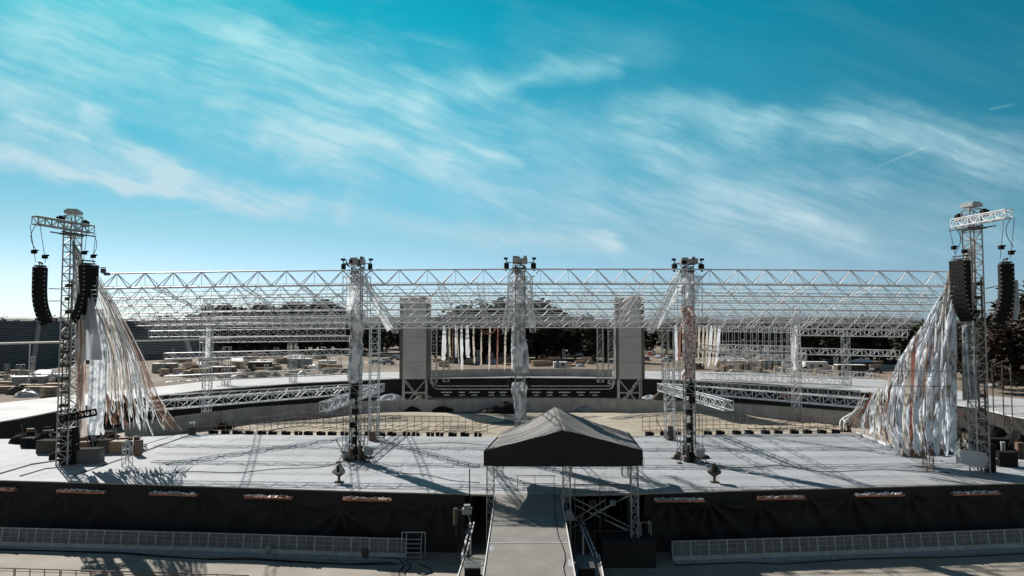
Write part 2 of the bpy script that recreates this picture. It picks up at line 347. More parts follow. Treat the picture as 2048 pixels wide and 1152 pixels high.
# front drapes with pinned folds
shelf_px = [(-20, 28, 978, 980), (112, 207, 982, 985), (297, 392, 987, 990), (488, 583, 993, 996), (685, 782, 998, 1000), (877, 968, 1001, 1003),
            (1310, 1410, 1001, 1001), (1515, 1612, 997, 995), (1712, 1810, 991, 989), (1907, 2002, 988, 986)]
def drape(x0, x1, label, pins):
    a0 = D(x0, interp(front, x0)); t = thing('stage_drape', label, 'drape', (a0.x, a0.y, 0))
    n = int((x1 - x0) / 3.4); mb = MB()
    def fn(a, b):
        px = lerp(x0, x1, a); f = D(px, interp(front, px)); z = (DECK - .1) * (1 - b) + .03
        dsp = 0
        for (pxp, zp, amp, k) in pins:
            X = D(pxp, interp(front, pxp)).x; dx = f.x - X; dz = zp - z; r = math.hypot(dx, dz) + .05
            ang = math.atan2(dx, dz + .15)
            w = math.exp(-r / 2.6) * min(1, r * 1.3) * (1 if dz > -.3 else .3)
            dsp += amp * math.sin(k * ang + pxp) * w
        dsp += .10 * mnoise.noise(Vector((f.x * .9, z * .25, 5))) + .05 * mnoise.noise(Vector((f.x * 2.2 + z * .8, z * .8, 8)))
        return Vector((f.x, f.y - .12 - .10 * b - dsp * min(1, b * 5), z))
    mb.grid(fn, n, 30); build('cloth', mb, M['black_cloth'], t, True)
    for (s0, s1, y0, y1) in shelf_px:
        if s0 >= x0 - 5 and s1 <= x1 + 5:
            d0 = D(s0, interp(front, s0)).y - .62; p0 = P(s0, y0, d0); p1 = P(s1, y1, D(s1, interp(front, s1)).y - .62)
            mb = MB(); mb.add([p0, p1, p1 + Vector((0, 0, -.11)), p0 + Vector((0, 0, -.11)), p0 + Vector((0, .5, 0)), p1 + Vector((0, .5, 0)), p1 + Vector((0, .5, -.11)), p0 + Vector((0, .5, -.11))],
                              [(3, 2, 1, 0), (0, 1, 5, 4), (7, 6, 2, 3), (4, 5, 6, 7), (0, 4, 7, 3), (1, 2, 6, 5)])
            sh = build('timber_sill', mb, M['redwood'], t)
            mb = MB(); L_ = (p1 - p0)
            for k in range(34):
                c = p0 + L_ * (.02 + .96 * (k + .3 * random.random()) / 34) + Vector((0, .05 + .3 * random.random(), .03))
                q = Matrix.Rotation(random.uniform(-.6, .6), 3, 'Y') @ Matrix.Rotation(random.uniform(-1, 1), 3, 'X')
                mb.box(c, (.17, .2, .03), mtx=q)
            build('crumpled_wrap', mb, M['plastic'] if random.random() < .5 else M['banner_red'], sh)
            sh['label'] = 'red timber sill topped with crumpled wrap'
    return t
drape(-260, 930, 'long black cloth drape left of the runway, hung with six timber sills', [(130, 2.9, .16, 9), (400, 3.2, .2, 8), (560, 3.1, .2, 10), (683, 2.3, .34, 9), (790, 3, .2, 8), (205, 2.2, .15, 7), (20, 2.9, .15, 9), (880, 3.1, .2, 9)])
drape(1288, 2300, 'long black cloth drape right of the runway, hung with four timber sills', [(1412, 3.0, .38, 12), (1515, 2.7, .30, 8), (1610, 3.2, .2, 9), (1700, 3.1, .3, 9), (1812, 3.1, .26, 9), (1900, 2.9, .25, 8), (2010, 2.9, .2, 7), (1340, 3.2, .2, 9)])

# ------------------------------------------------------------------ runway in front, tent
W0 = 28 - 8
rw = thing('runway', 'grey flat runway coming from the stage under the canopy towards the viewer', 'runway', (1.0, 32, 0))
def rpt(px, py): return D(px, py)
mb = MB(); L0, R0 = D(990, 992), D(1122, 992); L1, R1 = D(967, 1152), D(1150, 1152)
L2 = L1 + (L1 - L0) * .35; R2 = R1 + (R1 - R0) * .35
mb.prism([L2 + Vector((0, 0, .012)), R2 + Vector((0, 0, .012)), R0 + Vector((0, .35, .012)), L0 + Vector((0, .35, .012))], .2); build('deck', mb, M['plywood'], rw)
for (A, B) in ((L0, L2), (R0, R2)):
    mb = MB(); mb.tube(A + Vector((0, 0, .05)), B + Vector((0, 0, .05)), .03); build('edge_trim', mb, M['white'], rw)
    mb = MB(); s = -1 if A.x < 1 else 1
    A_ = A + Vector((s * .05, 0, -.1)); B_ = B + Vector((s * .05, 0, -.1))
    mb.grid(lambda a, b: A_.lerp(B_, a) + Vector((.08 * mnoise.noise(Vector((a * 30, b * 2, 0))), 0, -b * 3.4)), 60, 6); build('side_skirt', mb, M['black_cloth'], rw, True)
mb = MB(); a, b = D(975, 1087), D(1138, 1087)
mb.tube(a + Vector((.0, 0, .02)), b + Vector((0, 0, .02)), .022)
build('joint_strip', mb, M['white'], rw)
for (px, py, w, h) in ((983, 1098, .18, .5), (1143, 1128, .18, .6), (1013, 1120, .12, .03), (1080, 1060, .1, .03)):
    mb = MB(); c = D(px, py); mb.add([(c.x - w, c.y - h / 2, DECK + .017), (c.x + w * .4, c.y - h * .7, DECK + .017), (c.x + w, c.y + h * .3, DECK + .017), (c.x - w * .5, c.y + h, DECK + .017)], [(0, 1, 2, 3)]); build('paint_scuff', mb, M['sail'], rw)
mb = MB(); cpts = [(1108, 975), (1109, 1010), (1112, 1045), (1116, 1072), (1124, 1090), (1129, 1105), (1131, 1120), (1127, 1136), (1130, 1152)]
mb.path([D(*p) + Vector((0, 0, .035)) for p in cpts], .018); tag(build('floor_cable', mb, M['black']), 'black cable winding down the grey runway', 'cable')

tentY0, tentY1 = 40.0, 47.5
tent = thing('canopy_tent', 'pitched fabric canopy with grey roof and black front fascia over the runway', 'tent', (3, 43, 0))
eL, eR, rF = P(968, 902, tentY0), P(1285, 901, tentY0), P(1127, 860, tentY0)
hz = P(1127, 932, tentY0).z
dd = 9.6
bL, bR, rB = P(1004, 868 - 4, tentY0 + dd - 2), P(1258, 866, tentY0 + dd - 2), P(1108, 815, tentY0 + dd - 2)
def roofside(E0, E1):
    mb = MB()
    def fn(a, b):
        p = E0.lerp(E1, b).lerp(rF.lerp(rB, b), a)
        sag = -.28 * math.sin(a * math.pi) * (.35 + math.sin(b * math.pi) * .65) - .10 * math.sin(b * math.pi)
        w = .035 * mnoise.noise(Vector((p.x * .8, p.y * .8, 1))) + .03 * abs(math.sin(b * math.pi * 3))
        return p + Vector((0, 0, sag * (0 if b == 0 else 1) + w))
    mb.grid(fn, 20, 26); o = build('roof_panel', mb, M['tent_roof'], tent, True)
    md = o.modifiers.new('thick', 'SOLIDIFY'); md.thickness = .03
roofside(eL, bL); roofside(eR, bR)
for (E0, E1) in ((eL, bL), (eR, bR)):
    for b in (.02, .34, .66, .98):
        e_, r_ = E0.lerp(E1, b), rF.lerp(rB, b); mb = MB(); pts = []
        for k in range(15):
            a = k / 14; p = e_.lerp(r_, a); sag = -.28 * math.sin(a * math.pi) * (.35 + math.sin(b * math.pi) * .65) - .10 * math.sin(b * math.pi); w = .035 * mnoise.noise(Vector((p.x * .8, p.y * .8, 1))) + .03 * abs(math.sin(b * math.pi * 3)); pts.append(p + Vector((0, 0, sag + w + .012)))
        mb.path(pts, .022, 4); build('seam', mb, M['grey'], tent)
mb = MB()
nf = 40
def fas(a, b):
    x = lerp(eL.x, eR.x, a)
    top = lerp(eL.z, rF.z, (x - eL.x) / (rF.x - eL.x)) if x < rF.x else lerp(rF.z, eR.z, (x - rF.x) / (eR.x - rF.x))
    z = lerp(top - .01, hz + .02 * math.sin(a * 60), b)
    return Vector((x, tentY0 - .02 - .05 * mnoise.noise(Vector((x * 1.1, z * .8, 2))), z))
mb.grid(fas, nf, 8); build('front_fascia', mb, M['black_cloth'], tent, True)
for (E0, E1, s) in ((eL, bL, -1), (eR, bR, 1)):
    mb = MB(); mb.grid(lambda a, b: E0.lerp(E1, a) + Vector((s * (.02 + .1 * math.sin(a * 9) * b), 0, -b * (E0.z - hz) * (1 if a < .9 else .8))), 20, 5); build('side_valance', mb, M['black_cloth'], tent, True)
def truss_geo(a, b, w=.4, nseg=8, rc=.03, rb=.018, sides=4, up=None):
    """returns chord meshes list and a bracing mesh for a lattice beam from a to b"""
    a = Vector(a); b = Vector(b); d = (b - a).normalized()
    upv = up or (Vector((0, 0, 1)) if abs(d.z) < .8 else Vector((0, 1, 0)))
    x = d.cross(upv).normalized(); y = x.cross(d).normalized()
    if sides == 4: offs = [(-w / 2, -w / 2), (w / 2, -w / 2), (w / 2, w / 2), (-w / 2, w / 2)]
    else: offs = [(-w * .5, -w * .45), (w * .5, -w * .45), (0, w * .55)]
    offs = [x * p + y * q for p, q in offs]
    chords = []
    for o in offs: chords.append(MB().tube(a + o, b + o, rc, 5))
    br = MB(); n = len(offs)
    for k in range(nseg):
        p = a.lerp(b, k / nseg); q = a.lerp(b, (k + 1) / nseg); m = a.lerp(b, (k + .5) / nseg)
        for i in range(n):
            j = (i + 1) % n
            if sides == 4:
                if (k + i) % 2: br.tube(p + offs[i], q + offs[j], rb)
                else: br.tube(p + offs[j], q + offs[i], rb)
                br.tube(p + offs[i], p + offs[j], rb)
            else:
                if i in (1, 2):
                    lo, ap = (offs[1], offs[2]) if i == 1 else (offs[0], offs[2])
                    br.tube(p + lo, m + ap, rb); br.tube(m + ap, q + lo, rb)
                else: br.tube(p + offs[0], q + offs[1], rb); br.tube(p + offs[0], p + offs[1], rb)
    for i in range(n): br.tube(b + offs[i], b + offs[(i + 1) % n], rb)
    return chords, br
def truss_parts(root, a, b, material, **k):
    ch, br = truss_geo(a, b, **k)
    for c in ch: build('chord', c, material, root)
    build('bracing', br, material, root)
def truss_thing(name, label, cat, a, b, material=None, group=None, **k):
    t = thing(name, label, cat, Vector(a), group); truss_parts(t, a, b, material or M['alu'], **k); return t
def leg(root, px, dep, zt, zb=0.0, w=.42, m=None, partname='leg'):
    c = P(px, 930, dep); a = Vector((c.x, dep, zb)); b = Vector((c.x, dep, zt))
    ch, br = truss_geo(a, b, w=w, nseg=max(3, int((zt - zb) / .6)), rc=.032, rb=.02, sides=4)
    big = MB()
    for q in ch + [br]: big.add(q.v, q.f)
    return build(partname, big, m or M['alu_dark'], root)
zt = hz + .3
for px, dep, zb in ((981, 40.5, 0), (1133, 40.5, 0), (1268, 40.5, 0), (1000, 47.2, DECK), (1137, 47.2, DECK), (1250, 47.2, DECK)): leg(tent, px, dep, zt, zb)
def crossbar(px0, px1, dep, z):
    a = P(px0, 930, dep); b = P(px1, 930, dep); a.z = b.z = z; mb = MB()
    mb.tube(a, b, .03); mb.tube(a + Vector((0, 0, .35)), b + Vector((0, 0, .35)), .03); n = 7
    for k in range(n):
        p, q = a.lerp(b, k / n), a.lerp(b, (k + 1) / n); mb.tube(p, (p + q) / 2 + Vector((0, 0, .35)), .018); mb.tube((p + q) / 2 + Vector((0, 0, .35)), q, .018)
    return build('crossbar', mb, M['steel_dark'], tent)
crossbar(985, 1130, 40.5, hz - .12); crossbar(1137, 1266, 40.5, hz - .12); crossbar(1002, 1250, 47.2, hz - .1)
# guard rails and scaffold braces on the right of the runway
sc = thing('scaffolding', 'steel scaffold with crossed braces beside the runway under the canopy', 'scaffold', (6, 41.5, 0))
mb = MB()
def q_(px, py, d=41.2): return P(px, py, d)
for a, b in (((1145, 995), (1262, 1055)), ((1145, 1055), (1258, 990)), ((1150, 1010), (1255, 1062)), ((1146, 1040), (1210, 1000)), ((1180, 1030), (1258, 992)), ((1200, 1035), (1262, 1062))):
    mb.tube(q_(*a), q_(*b), .03)
build('brace', mb, M['alu_dark'], sc)
mb = MB()
for px in (1150, 1200, 1262): mb = MB(); c = q_(px, 1000); mb.tube((c.x, 41.2, 0), (c.x, 41.2, 4.9), .035); build('post', mb, M['steel_dark'], sc)
mb = MB(); mb.tube(q_(1146, 969), q_(1262, 969), .03); mb.tube(q_(1146, 1062), q_(1275, 1062), .03); mb.tube(q_(1146, 983), q_(1262, 983), .022); build('rail', mb, M['steel_dark'], sc)
gr = thing('guard_rail', 'thin dark guard rail on the runway end below the canopy hem', 'railing', D(1060, 980))
mb = MB()
for px in (1035, 1070, 1108): c = P(px, 970, 43); mb.tube((c.x, 43, DECK), (c.x, 43, DECK + 1.0), .022)
build('post', mb, M['steel_dark'], gr)
mb = MB(); a = P(1035, 970, 43); b = P(1112, 970, 43); mb.tube((a.x, 43, DECK + 1), (b.x, 43, DECK + 1), .022); mb.tube((a.x, 43, DECK + .5), (b.x, 43, DECK + .5), .018); build('rail', mb, M['steel_dark'], gr)
# cables and rags hanging from the tent edge
mb = MB(); mb.path([P(1283, 905, 39.95), P(1289, 925, 39.9), P(1284, 945, 40), P(1294, 955, 41), P(1320, 962, 44)], .015); tag(build('hanging_cable', mb, M['black']), 'thin black cable dangling from the right corner of the canopy', 'cable')
# side platforms beside the runway near the bottom edge
def side_platform(x0, x1, xb0, xb1, label):
    z = 2.1; t = thing('side_platform', label, 'platform', (G(x0, 1150, z).x, 35, 0), 'low platforms on either side of the runway')
    q = [G(xb0, 1165, z), G(xb1, 1165, z), G(x1, 1109, z), G(x0, 1109, z)]
    mb = MB(); mb.prism(q, .15); build('deck', mb, M['plywood'], t)
    mb = MB(); mb.tube(q[0] + Vector((0, 0, .03)), q[3] + Vector((0, 0, .03)), .035) if x0 < 1000 else mb.tube(q[1] + Vector((0, 0, .03)), q[2] + Vector((0, 0, .03)), .035); build('edge_trim', mb, M['white'], t)
    mb = MB()
    for p in q: mb.tube(p, (p.x, p.y, 0), .06)
    build('leg', mb, M['steel_dark'], t)
    return t
side_platform(930, 972, 912, 968, 'low grey side platform left of the runway with white edge')
side_platform(1150, 1198, 1152, 1209, 'low grey side platform right of the runway with white edge')
for (x0, x1, lab) in ((929, 960, 'black equipment case on the left side platform'), (1160, 1190, 'black equipment case on the right side platform')):
    a = G(x0, 1160, 2.1); b = G(x1, 1160, 2.1); t = thing('equipment_case', lab, 'case', (a.x, a.y, 2.1), 'black cases on the side platforms')
    mb = MB(); mb.box(((a.x + b.x) / 2, a.y + .35, 2.1 + .28), (b.x - a.x, .8, .5)); build('box', mb, M['black'], t)
    mb = MB(); mb.box(((a.x + b.x) / 2, a.y + .35, 2.1 + .56), (b.x - a.x + .04, .84, .06)); build('lid', mb, M['steel_dark'], t)
# inclined cable arm with lamp left of runway
def cable_arm(pts, headpx, label, s):
    base = P(*pts[-1], 36); t = thing('cable_mast', label, 'mast', (base.x, 37, 0))
    a = P(*pts[0], 38.5); b = P(*pts[-1], 35.5); mb = MB(); mb.tube(a, b, .07); mb.tube(a + Vector((s * .2, 0, 0)), b + Vector((s * .2, 0, 0)), .05)
    mb.tube(b, (b.x, b.y, 0), .06); mb.tube(a, (a.x, a.y, 0), .06); build('rail', mb, M['alu'], t)
    mb = MB()
    for k in range(14):
        c = a.lerp(b, random.random()) + Vector((-s * .25 * random.random(), 0, random.uniform(-.2, .2)))
        mb.path([c + Vector((.18 * math.cos(w * 1.3 + k), 0, .25 * math.sin(w * 1.1))) for w in range(7)], .02)
    build('cable_coil', mb, M['black'], t, True)
    h = P(*headpx, 38.4); mb = MB(); mb.box(h, (.55, .4, .3)); mb.box(h + Vector((0, 0, .25)), (.35, .3, .2)); mb.tube(h, a, .05); build('lamp_head', mb, M['grey'], t)
    mb = MB(); hh = h + Vector((-s * .65, 0, .05)); mb.tube(h, hh, .04); mb.box(hh + Vector((0, 0, -.35)), (.2, .2, .9), .3); mb.tube(hh + Vector((0, 0, -.6)), hh + Vector((.05, 0, -1.5)), .03); build('bracket', mb, M['tan_brown'], t)
    return t
cable_arm([(941, 1045), (924, 1112)], (934, 1022), 'inclined pale rail with coiled cables and lamp at the left platform', 1)
cable_arm([(1166, 1045), (1194, 1112)], (1138, 1034), 'dark rail with cables along the right side platform', -1)
ap = P(939, 1000, 42.2); mb = MB(); mb.tube((ap.x, 42.2, DECK - .4), (ap.x, 42.2, P(939, 938, 42.2).z), .035, 6); mb.box((ap.x, 42.2, DECK - .45), (.3, .2, .12)); tag(build('thin_pole', mb, M['black'], loc=(ap.x, 42.2, DECK)), 'slim black upright pole at stage edge left of the canopy', 'pole')
# black covered block right
a = G(1203, 1135); b = G(1312, 1135); t = thing('covered_block', 'large black cloth covered block on the ground right of runway', 'covered block', ((a.x + b.x) / 2, a.y, 0))
mb = MB()
def cov(a_, b_):
    x = lerp(a.x, b.x, a_); y0, y1, h = a.y, a.y + 3.0, 1.55
    if b_ < .45: y, z = y0 - .1 * (1 - b_ / .45), h * b_ / .45
    else: y, z = lerp(y0, y1, (b_ - .45) / .55), h
    return Vector((x + .05 * mnoise.noise(Vector((y * 2, z * 2, 0))), y + .06 * mnoise.noise(Vector((x * 2, z * 2, 4))), z + .04 * mnoise.noise(Vector((x, y, 7)))))
mb.grid(cov, 30, 24); build('cloth', mb, M['black_cloth'], t, True)
mb = MB(); mb.box(((a.x + b.x) / 2, a.y + 1.5, .75), (b.x - a.x - .08, 2.8, 1.4)); build('block', mb, M['black'], t)
# small caged trolley behind the block
c0 = P(1290, 1060, 41); t = thing('cage_trolley', 'narrow metal frame trolley topped with cables behind the black block', 'trolley', (c0.x, 41, 0)); mb = MB()
for dx in (-.3, .3):
    for dy in (-.3, .3): mb.tube((c0.x + dx, 41 + dy, 0), (c0.x + dx, 41 + dy, 2.35), .03)
for z in (.3, 1.3, 2.35):
    for dx in (-.3, .3): mb.tube((c0.x + dx, 40.7, z), (c0.x + dx, 41.3, z), .025); mb.tube((c0.x - .3, 41 + dx, z), (c0.x + .3, 41 + dx, z), .025)
mb.tube((c0.x - .3, 40.7, .3), (c0.x + .3, 40.7, 1.3), .02); build('frame', mb, M['alu_dark'], t)
mb = MB()
for k in range(8): mb.path([Vector((c0.x + .35 * math.cos(w + k), 41 + .3 * math.sin(w * 1.4 + k), 2.4 + .1 * random.random())) for w in range(6)], .03)
build('cable_coil', mb, M['black'], t)
# stuff under the stage by the scaffold
for k, (px, py, sz, mm, lb) in enumerate([(1185, 1008, .5, 'tan_brown', 'brown bag with orange patch hanging on the scaffold behind braces'), (1225, 1006, .35, 'grey', 'small grey control box behind the scaffold braces')]):
    c = P(px, py, 41.9); mb = MB(); mb.box(c, (sz, .3, sz * .7)); mb.box(c + Vector((0, -.05, sz * .4)), (sz * .8, .2, .1)); mb.box(c + Vector((.05, -.17, 0)), (sz * .4, .05, sz * .35)); tag(build('tool_bag' if k == 0 else 'control_box', mb, M[mm], loc=c), lb, 'bag' if k == 0 else 'box')

# ------------------------------------------------------------------ crowd barriers
def make_barrier(mats=None):
    t = thing('crowd_barrier', 'x', 'barrier', (0, 0, 0), 'crowd barriers in front of the stage'); w = 1.12; h = 1.12
    mb = MB()
    top, bot = Vector((0, .12, h)), Vector((0, -.05, .3))
    for x in (-w / 2, w / 2): mb.tube((x, .12, h), (x, -.05, .05), .03)
    mb.tube((-w / 2, .12, h), (w / 2, .12, h), .035)
    build('frame', mb, M['barrier'], t)
    mb = MB(); mb.tube((0, .11, h), (0, -.04, .3), .018)
    for s in (.28, .62): p = top.lerp(bot, s); mb.tube((-w / 2, p.y - .012, p.z), (w / 2, p.y - .012, p.z), .014)
    build('bar', mb, M['barrier'], t)
    mb = MB(); mb.add([(-w / 2, .13, h), (w / 2, .13, h), (w / 2, -.02, .3), (-w / 2, -.02, .3)], [(3, 2, 1, 0)]); build('mesh_panel', mb, M['barrier_mesh'], t)
    mb = MB(); mb.box((0, -.04, .17), (w, .03, .27)); mb.box((0, -.3, .015), (w - .04, .5, .03)); build('foot_plate', mb, M['barrier'], t)
    for x in (-w / 2 + .05, w / 2 - .05): mb = MB(); mb.tube((x, .10, h - .1), (x, .75, .05), .025); build('stay', mb, M['barrier'], t)
    return t
proto = make_barrier(); used = False
lt = [(-60, 1089), (0, 1092), (400, 1103), (797, 1116)]; rt = [(1345, 1122), (1640, 1112), (2048, 1095), (2150, 1092)]
def place_row(tbl, x0, x1, side):
    global used
    px = x0; i = 0
    while True:
        p = G(px, interp(tbl, px)); q = G(px + 40, interp(tbl, px + 40)); d = (q - p).normalized(); c = p + d * .57; ang = math.atan2(d.y, d.x)
        if c.x > G(x1, interp(tbl, x1)).x: break
        i += 1
        lb = f'{ordn(i)} grey panel barrier from the {"left" if side=="left" else "runway"} in the {side} row'
        if not used: o = proto; o.location = c; o.rotation_euler = (0, 0, ang); o['label'] = lb; used = True
        else: o = dup(proto, c, ang, lb)
        r = p + d * 1.15
        # back to pixel x
        v_ = r - CO; px = 1024 + F * v_.x / v_.dot(FW)
place_row(lt, -30, 795, 'left'); place_row(rt, 1345, 2100, 'right')
# single gate frame
c = G(827, 1116); t = thing('barrier_gate', 'taller single open barrier gate with steps at the left row end', 'gate', c)
mb = MB(); w = 1.42
for x in (-w / 2, w / 2): mb.tube((c.x + x, c.y, 0), (c.x + x, c.y, 1.55), .035)
mb.tube((c.x - w / 2, c.y, 1.55), (c.x + w / 2, c.y, 1.55), .035); mb.tube((c.x - w / 2, c.y, .06), (c.x + w / 2, c.y, .06), .03)
build('frame', mb, M['barrier'], t); mb = MB()
for x in (-.42, .5): mb.tube((c.x + x, c.y - .05, 1.5), (c.x + x, c.y - .45, .05), .025)
build('post', mb, M['barrier'], t)
for k in range(5):
    mb = MB(); z = .2 + k * .24; mb.box((c.x + .04, c.y - .4 + k * .07, z), (.9, .12, .03)); build('step', mb, M['barrier'], t)
# near foreground barrier row, bottom left
def make_near(i, p, q):
    t = thing('foreground_barrier', f'{ordn(i)} rusty-topped barrier from the left at the bottom edge', 'barrier', p, 'rusty barriers along the bottom edge')
    mb = MB(); mb.tube(p + Vector((0, 0, 1.1)), q + Vector((0, 0, 1.1)), .035); build('top_rail', mb, M['rust'], t)
    mb = MB()
    for s in (0, .33, .66, 1): c_ = p.lerp(q, s); mb.tube(c_ + Vector((0, 0, 1.1)), c_, .025)
    build('post', mb, M['rust'], t)
    mb = MB()
    for z in (.95, .6): mb.tube(p + Vector((0, 0, z)), q + Vector((0, 0, z)), .02)
    build('rail', mb, M['rust'], t)
n = 6; A = G(-60, 1134, 1.1); B = G(500, 1151, 1.1); A.z = B.z = 0
for i in range(n): make_near(i + 1, A.lerp(B, i / n), A.lerp(B, (i + .97) / n))
# ground cables
for pts, lb in (([(620, 1097), (700, 1103), (760, 1108), (800, 1110), (812, 1125), (800, 1138), (805, 1152)], 'black cable trailing from the last left barrier to the bottom edge'),
                ([(0, 1092), (120, 1096), (250, 1099), (330, 1106), (420, 1112), (500, 1110), (600, 1117), (700, 1122), (790, 1119)], 'black cables lying along the foot of the left barrier row'),
                ([(1345, 1124), (1480, 1119), (1560, 1122), (1700, 1112), (1900, 1108), (2048, 1101)], 'black cables lying along the foot of the right barrier row'),
                ([(840, 1122), (862, 1130), (868, 1138), (850, 1143), (838, 1140)], 'loop of black cable on concrete beside the gate')):
    mb = MB(); ps = [G(*p) + Vector((0, -.6, .03)) for p in pts]; mb.path(ps, .03)
    if len(pts) > 6: mb.path([p + Vector((.4, -.18 + .1 * math.sin(i * 2.1), 0)) for i, p in enumerate(ps)], .025)
    tag(build('ground_cable', mb, M['black']), lb, 'cable')
for (px, py, lb) in ((540, 1105, 'grey sack left against the barrier foot'), (732, 1112, 'brown sack left against the barrier foot'), (185, 1070, 'dark jacket thrown over the left barrier row')):
    c = G(px, py) + Vector((0, -.25, 0)); mb = MB(); mb.grid(lambda a, b: c + Vector(((.22 + .05 * mnoise.noise(Vector((a * 5, b * 5, px)))) * math.sin(b * math.pi) * math.cos(a * 2 * math.pi), .2 * math.sin(b * math.pi) * math.sin(a * 2 * math.pi), (.35 + (.5 if px < 200 else 0)) * (1 - math.cos(b * math.pi)) * .8)), 12, 8)
    tag(build('sack', mb, M['tan_brown'] if px > 700 else M['steel_dark'] if px < 200 else M['grey'], loc=c, smooth=True), lb, 'sack')

# ------------------------------------------------------------------ roof truss rows
rows = [(51.5, 568, 205, 1900, 1.15, 'front'), (57.5, 591, 215, 1880, 1.0, ''), (63.5, 605, 225, 1870, .95, ''), (69.5, 619, 240, 1855, .95, ''), (75.5, 633, 255, 1845, .9, ''), (81.5, 644, 275, 1835, .9, ''), (87.5, 655, 300, 1820, .9, '')]
def row_line(d, y, xa, xb, i, h):
    nrm = 1200.0
    pts = []
    for k in range(7):
        px = lerp(xa, xb, k / 6); off = 9 * ((px - 1160) / 950) ** 2 if px < 1160 else 5 * ((px - 1160) / 740) ** 2
        dep = d + 1.5 * (i > 0) * abs(px - 1050) / 850
        pts.append(P(px, y + off, dep))
    return pts
for i, (d, y, xa, xb, h, w_) in enumerate(rows):
    pts = row_line(d, y, xa, xb, i, h)
    lb = ('long bright triangular roof truss running across the front towers' if i == 0 else f'{ordn(i+1)} roof truss row behind the front one, spanning the whole stage')
    t = thing('roof_truss', lb, 'truss', pts[0], 'roof trusses spanning between the towers')
    offs = [Vector((0, -.38, 0)), Vector((0, .38, 0)), Vector((0, 0, h))]
    rc = .06 if i == 0 else .05; m = M['alu']
    for o in offs: build('chord', MB().path([p + o for p in pts], rc, 6), m, t)
    br = MB(); tot = (pts[-1] - pts[0]).length; n = int(tot / 2.0 / 6) if i == 0 else int(tot / 1.9 / 6)
    for a, b in zip(pts, pts[1:]):
        for k in range(n):
            p = a.lerp(b, k / n); q = a.lerp(b, (k + 1) / n); m_2 = a.lerp(b, (k + .5) / n)
            for o in offs[:2]: br.tube(p + o, m_2 + offs[2], .038 if i == 0 else .033); br.tube(m_2 + offs[2], q + o, .038 if i == 0 else .033)
            br.tube(m_2 + offs[2], m_2, .018); br.tube(p + offs[0], p + offs[1], .025); br.tube(p + offs[0], q + offs[1], .02)
    build('bracing', br, m, t)
for i in range(6):
    (d0_, y0_, xa0, xb0, h0_, _), (d1_, y1_, xa1, xb1, h1_, _) = rows[i], rows[i + 1]
    pa, pb = row_line(d0_, y0_, xa0, xb0, i, 1), row_line(d1_, y1_, xa1, xb1, i + 1, 1)
    for q in ((.5,) if i < 4 else (.34, .67)):
        pts = [a.lerp(b, q) + Vector((0, 0, .12)) for a, b in zip(pa, pb)]
        t = thing('roof_purlin', f'thin light truss lying {"midway" if q == .5 else "just behind" if q < .5 else "just ahead of"} {"behind " if q == .5 else ""}the {ordn(i + 1) if q <= .5 else ordn(i + 2)} roof truss row', 'truss', pts[0], 'thin purlins between the roof trusses')
        for o in (Vector((0, -.18, 0)), Vector((0, .18, 0)), Vector((0, 0, .55))): build('chord', MB().path([p + o for p in pts], .016 if i < 4 else .03, 4), M['alu'], t)
        br = MB()
        for a, b in zip(pts, pts[1:]):
            for k in range(10):
                p = a.lerp(b, k / 10); q2 = a.lerp(b, (k + 1) / 10); m_2 = (p + q2) / 2 + Vector((0, 0, .55)); br.tube(p, m_2, .011 if i < 4 else .02); br.tube(m_2, q2, .011 if i < 4 else .02)
        build('bracing', br, M['alu'], t)
# cross beams of the roof, running from front to back between rows
for k, px in enumerate([300, 480, 600, 880, 960, 1180, 1290, 1480, 1620, 1760]):
    mb = MB(); pp = []
    for i, (d, y, xa, xb, h, w_) in enumerate(rows):
        off = 9 * ((px - 1160) / 950) ** 2 if px < 1160 else 5 * ((px - 1160) / 740) ** 2
        x_ = P(px, y, 51.5).x * (1 + .010 * (d - 51.5)); dep = d + (1.5 * abs(px - 1050) / 850 if i else 0); z_ = P(px, y + off, dep).z
        pp.append(Vector((x_, dep, z_ + .12)))
    t = thing('roof_crossbeam', f'{ordn(k+1)} thin beam from the left running back across the roof trusses', 'beam', pp[0], 'thin beams tying the roof trusses together')
    for o in (-.25, .25):
        build('chord', MB().path([p + Vector((o, 0, 0)) for p in pp], .035, 4), M['alu'], t)
    br = MB()
    for a, b in zip(pp, pp[1:]):
        for s in range(5):
            p, q = a.lerp(b, s / 5), a.lerp(b, (s + 1) / 5); br.tube(p + Vector((-.25, 0, 0)), q + Vector((.25, 0, 0)), .02)
    build('bracing', br, M['alu'], t)

# lower lattice beams (slung below the roof)
def lat(px0, py0, d0, px1, py1, d1, lb, w=.75, seg=1.0, m=None, grp='lattice beams hung over the arena', rc=.045, rb=.028, sides=4):
    a, b = P(px0, py0, d0), P(px1, py1, d1)
    return truss_thing('lattice_beam', lb, 'truss', a, b, m, grp, w=w, nseg=max(4, int((b - a).length / seg)), rc=rc, rb=rb, sides=sides)
lat(300, 812, 55, 762, 776, 71, 'long low lattice beam sloping up from the left streamers to the slim tower')
lat(340, 796, 66, 700, 774, 78, 'thinner lattice beam just above and behind the long left one', w=.6, m=M['alu_dark'])
lat(762, 774, 71, 648, 814, 53.5, 'short pale lattice boom crossing behind the left wrapped tower')
lat(1322, 774, 71, 1745, 808, 56, 'long low lattice beam sloping down right to the plastic curtain')
lat(1360, 766, 80, 1720, 788, 70, 'thinner lattice beam just above and behind the long right one', w=.6, m=M['alu_dark'])
lat(1322, 774, 71, 1458, 812, 54, 'short pale lattice boom crossing behind the red wrapped tower')
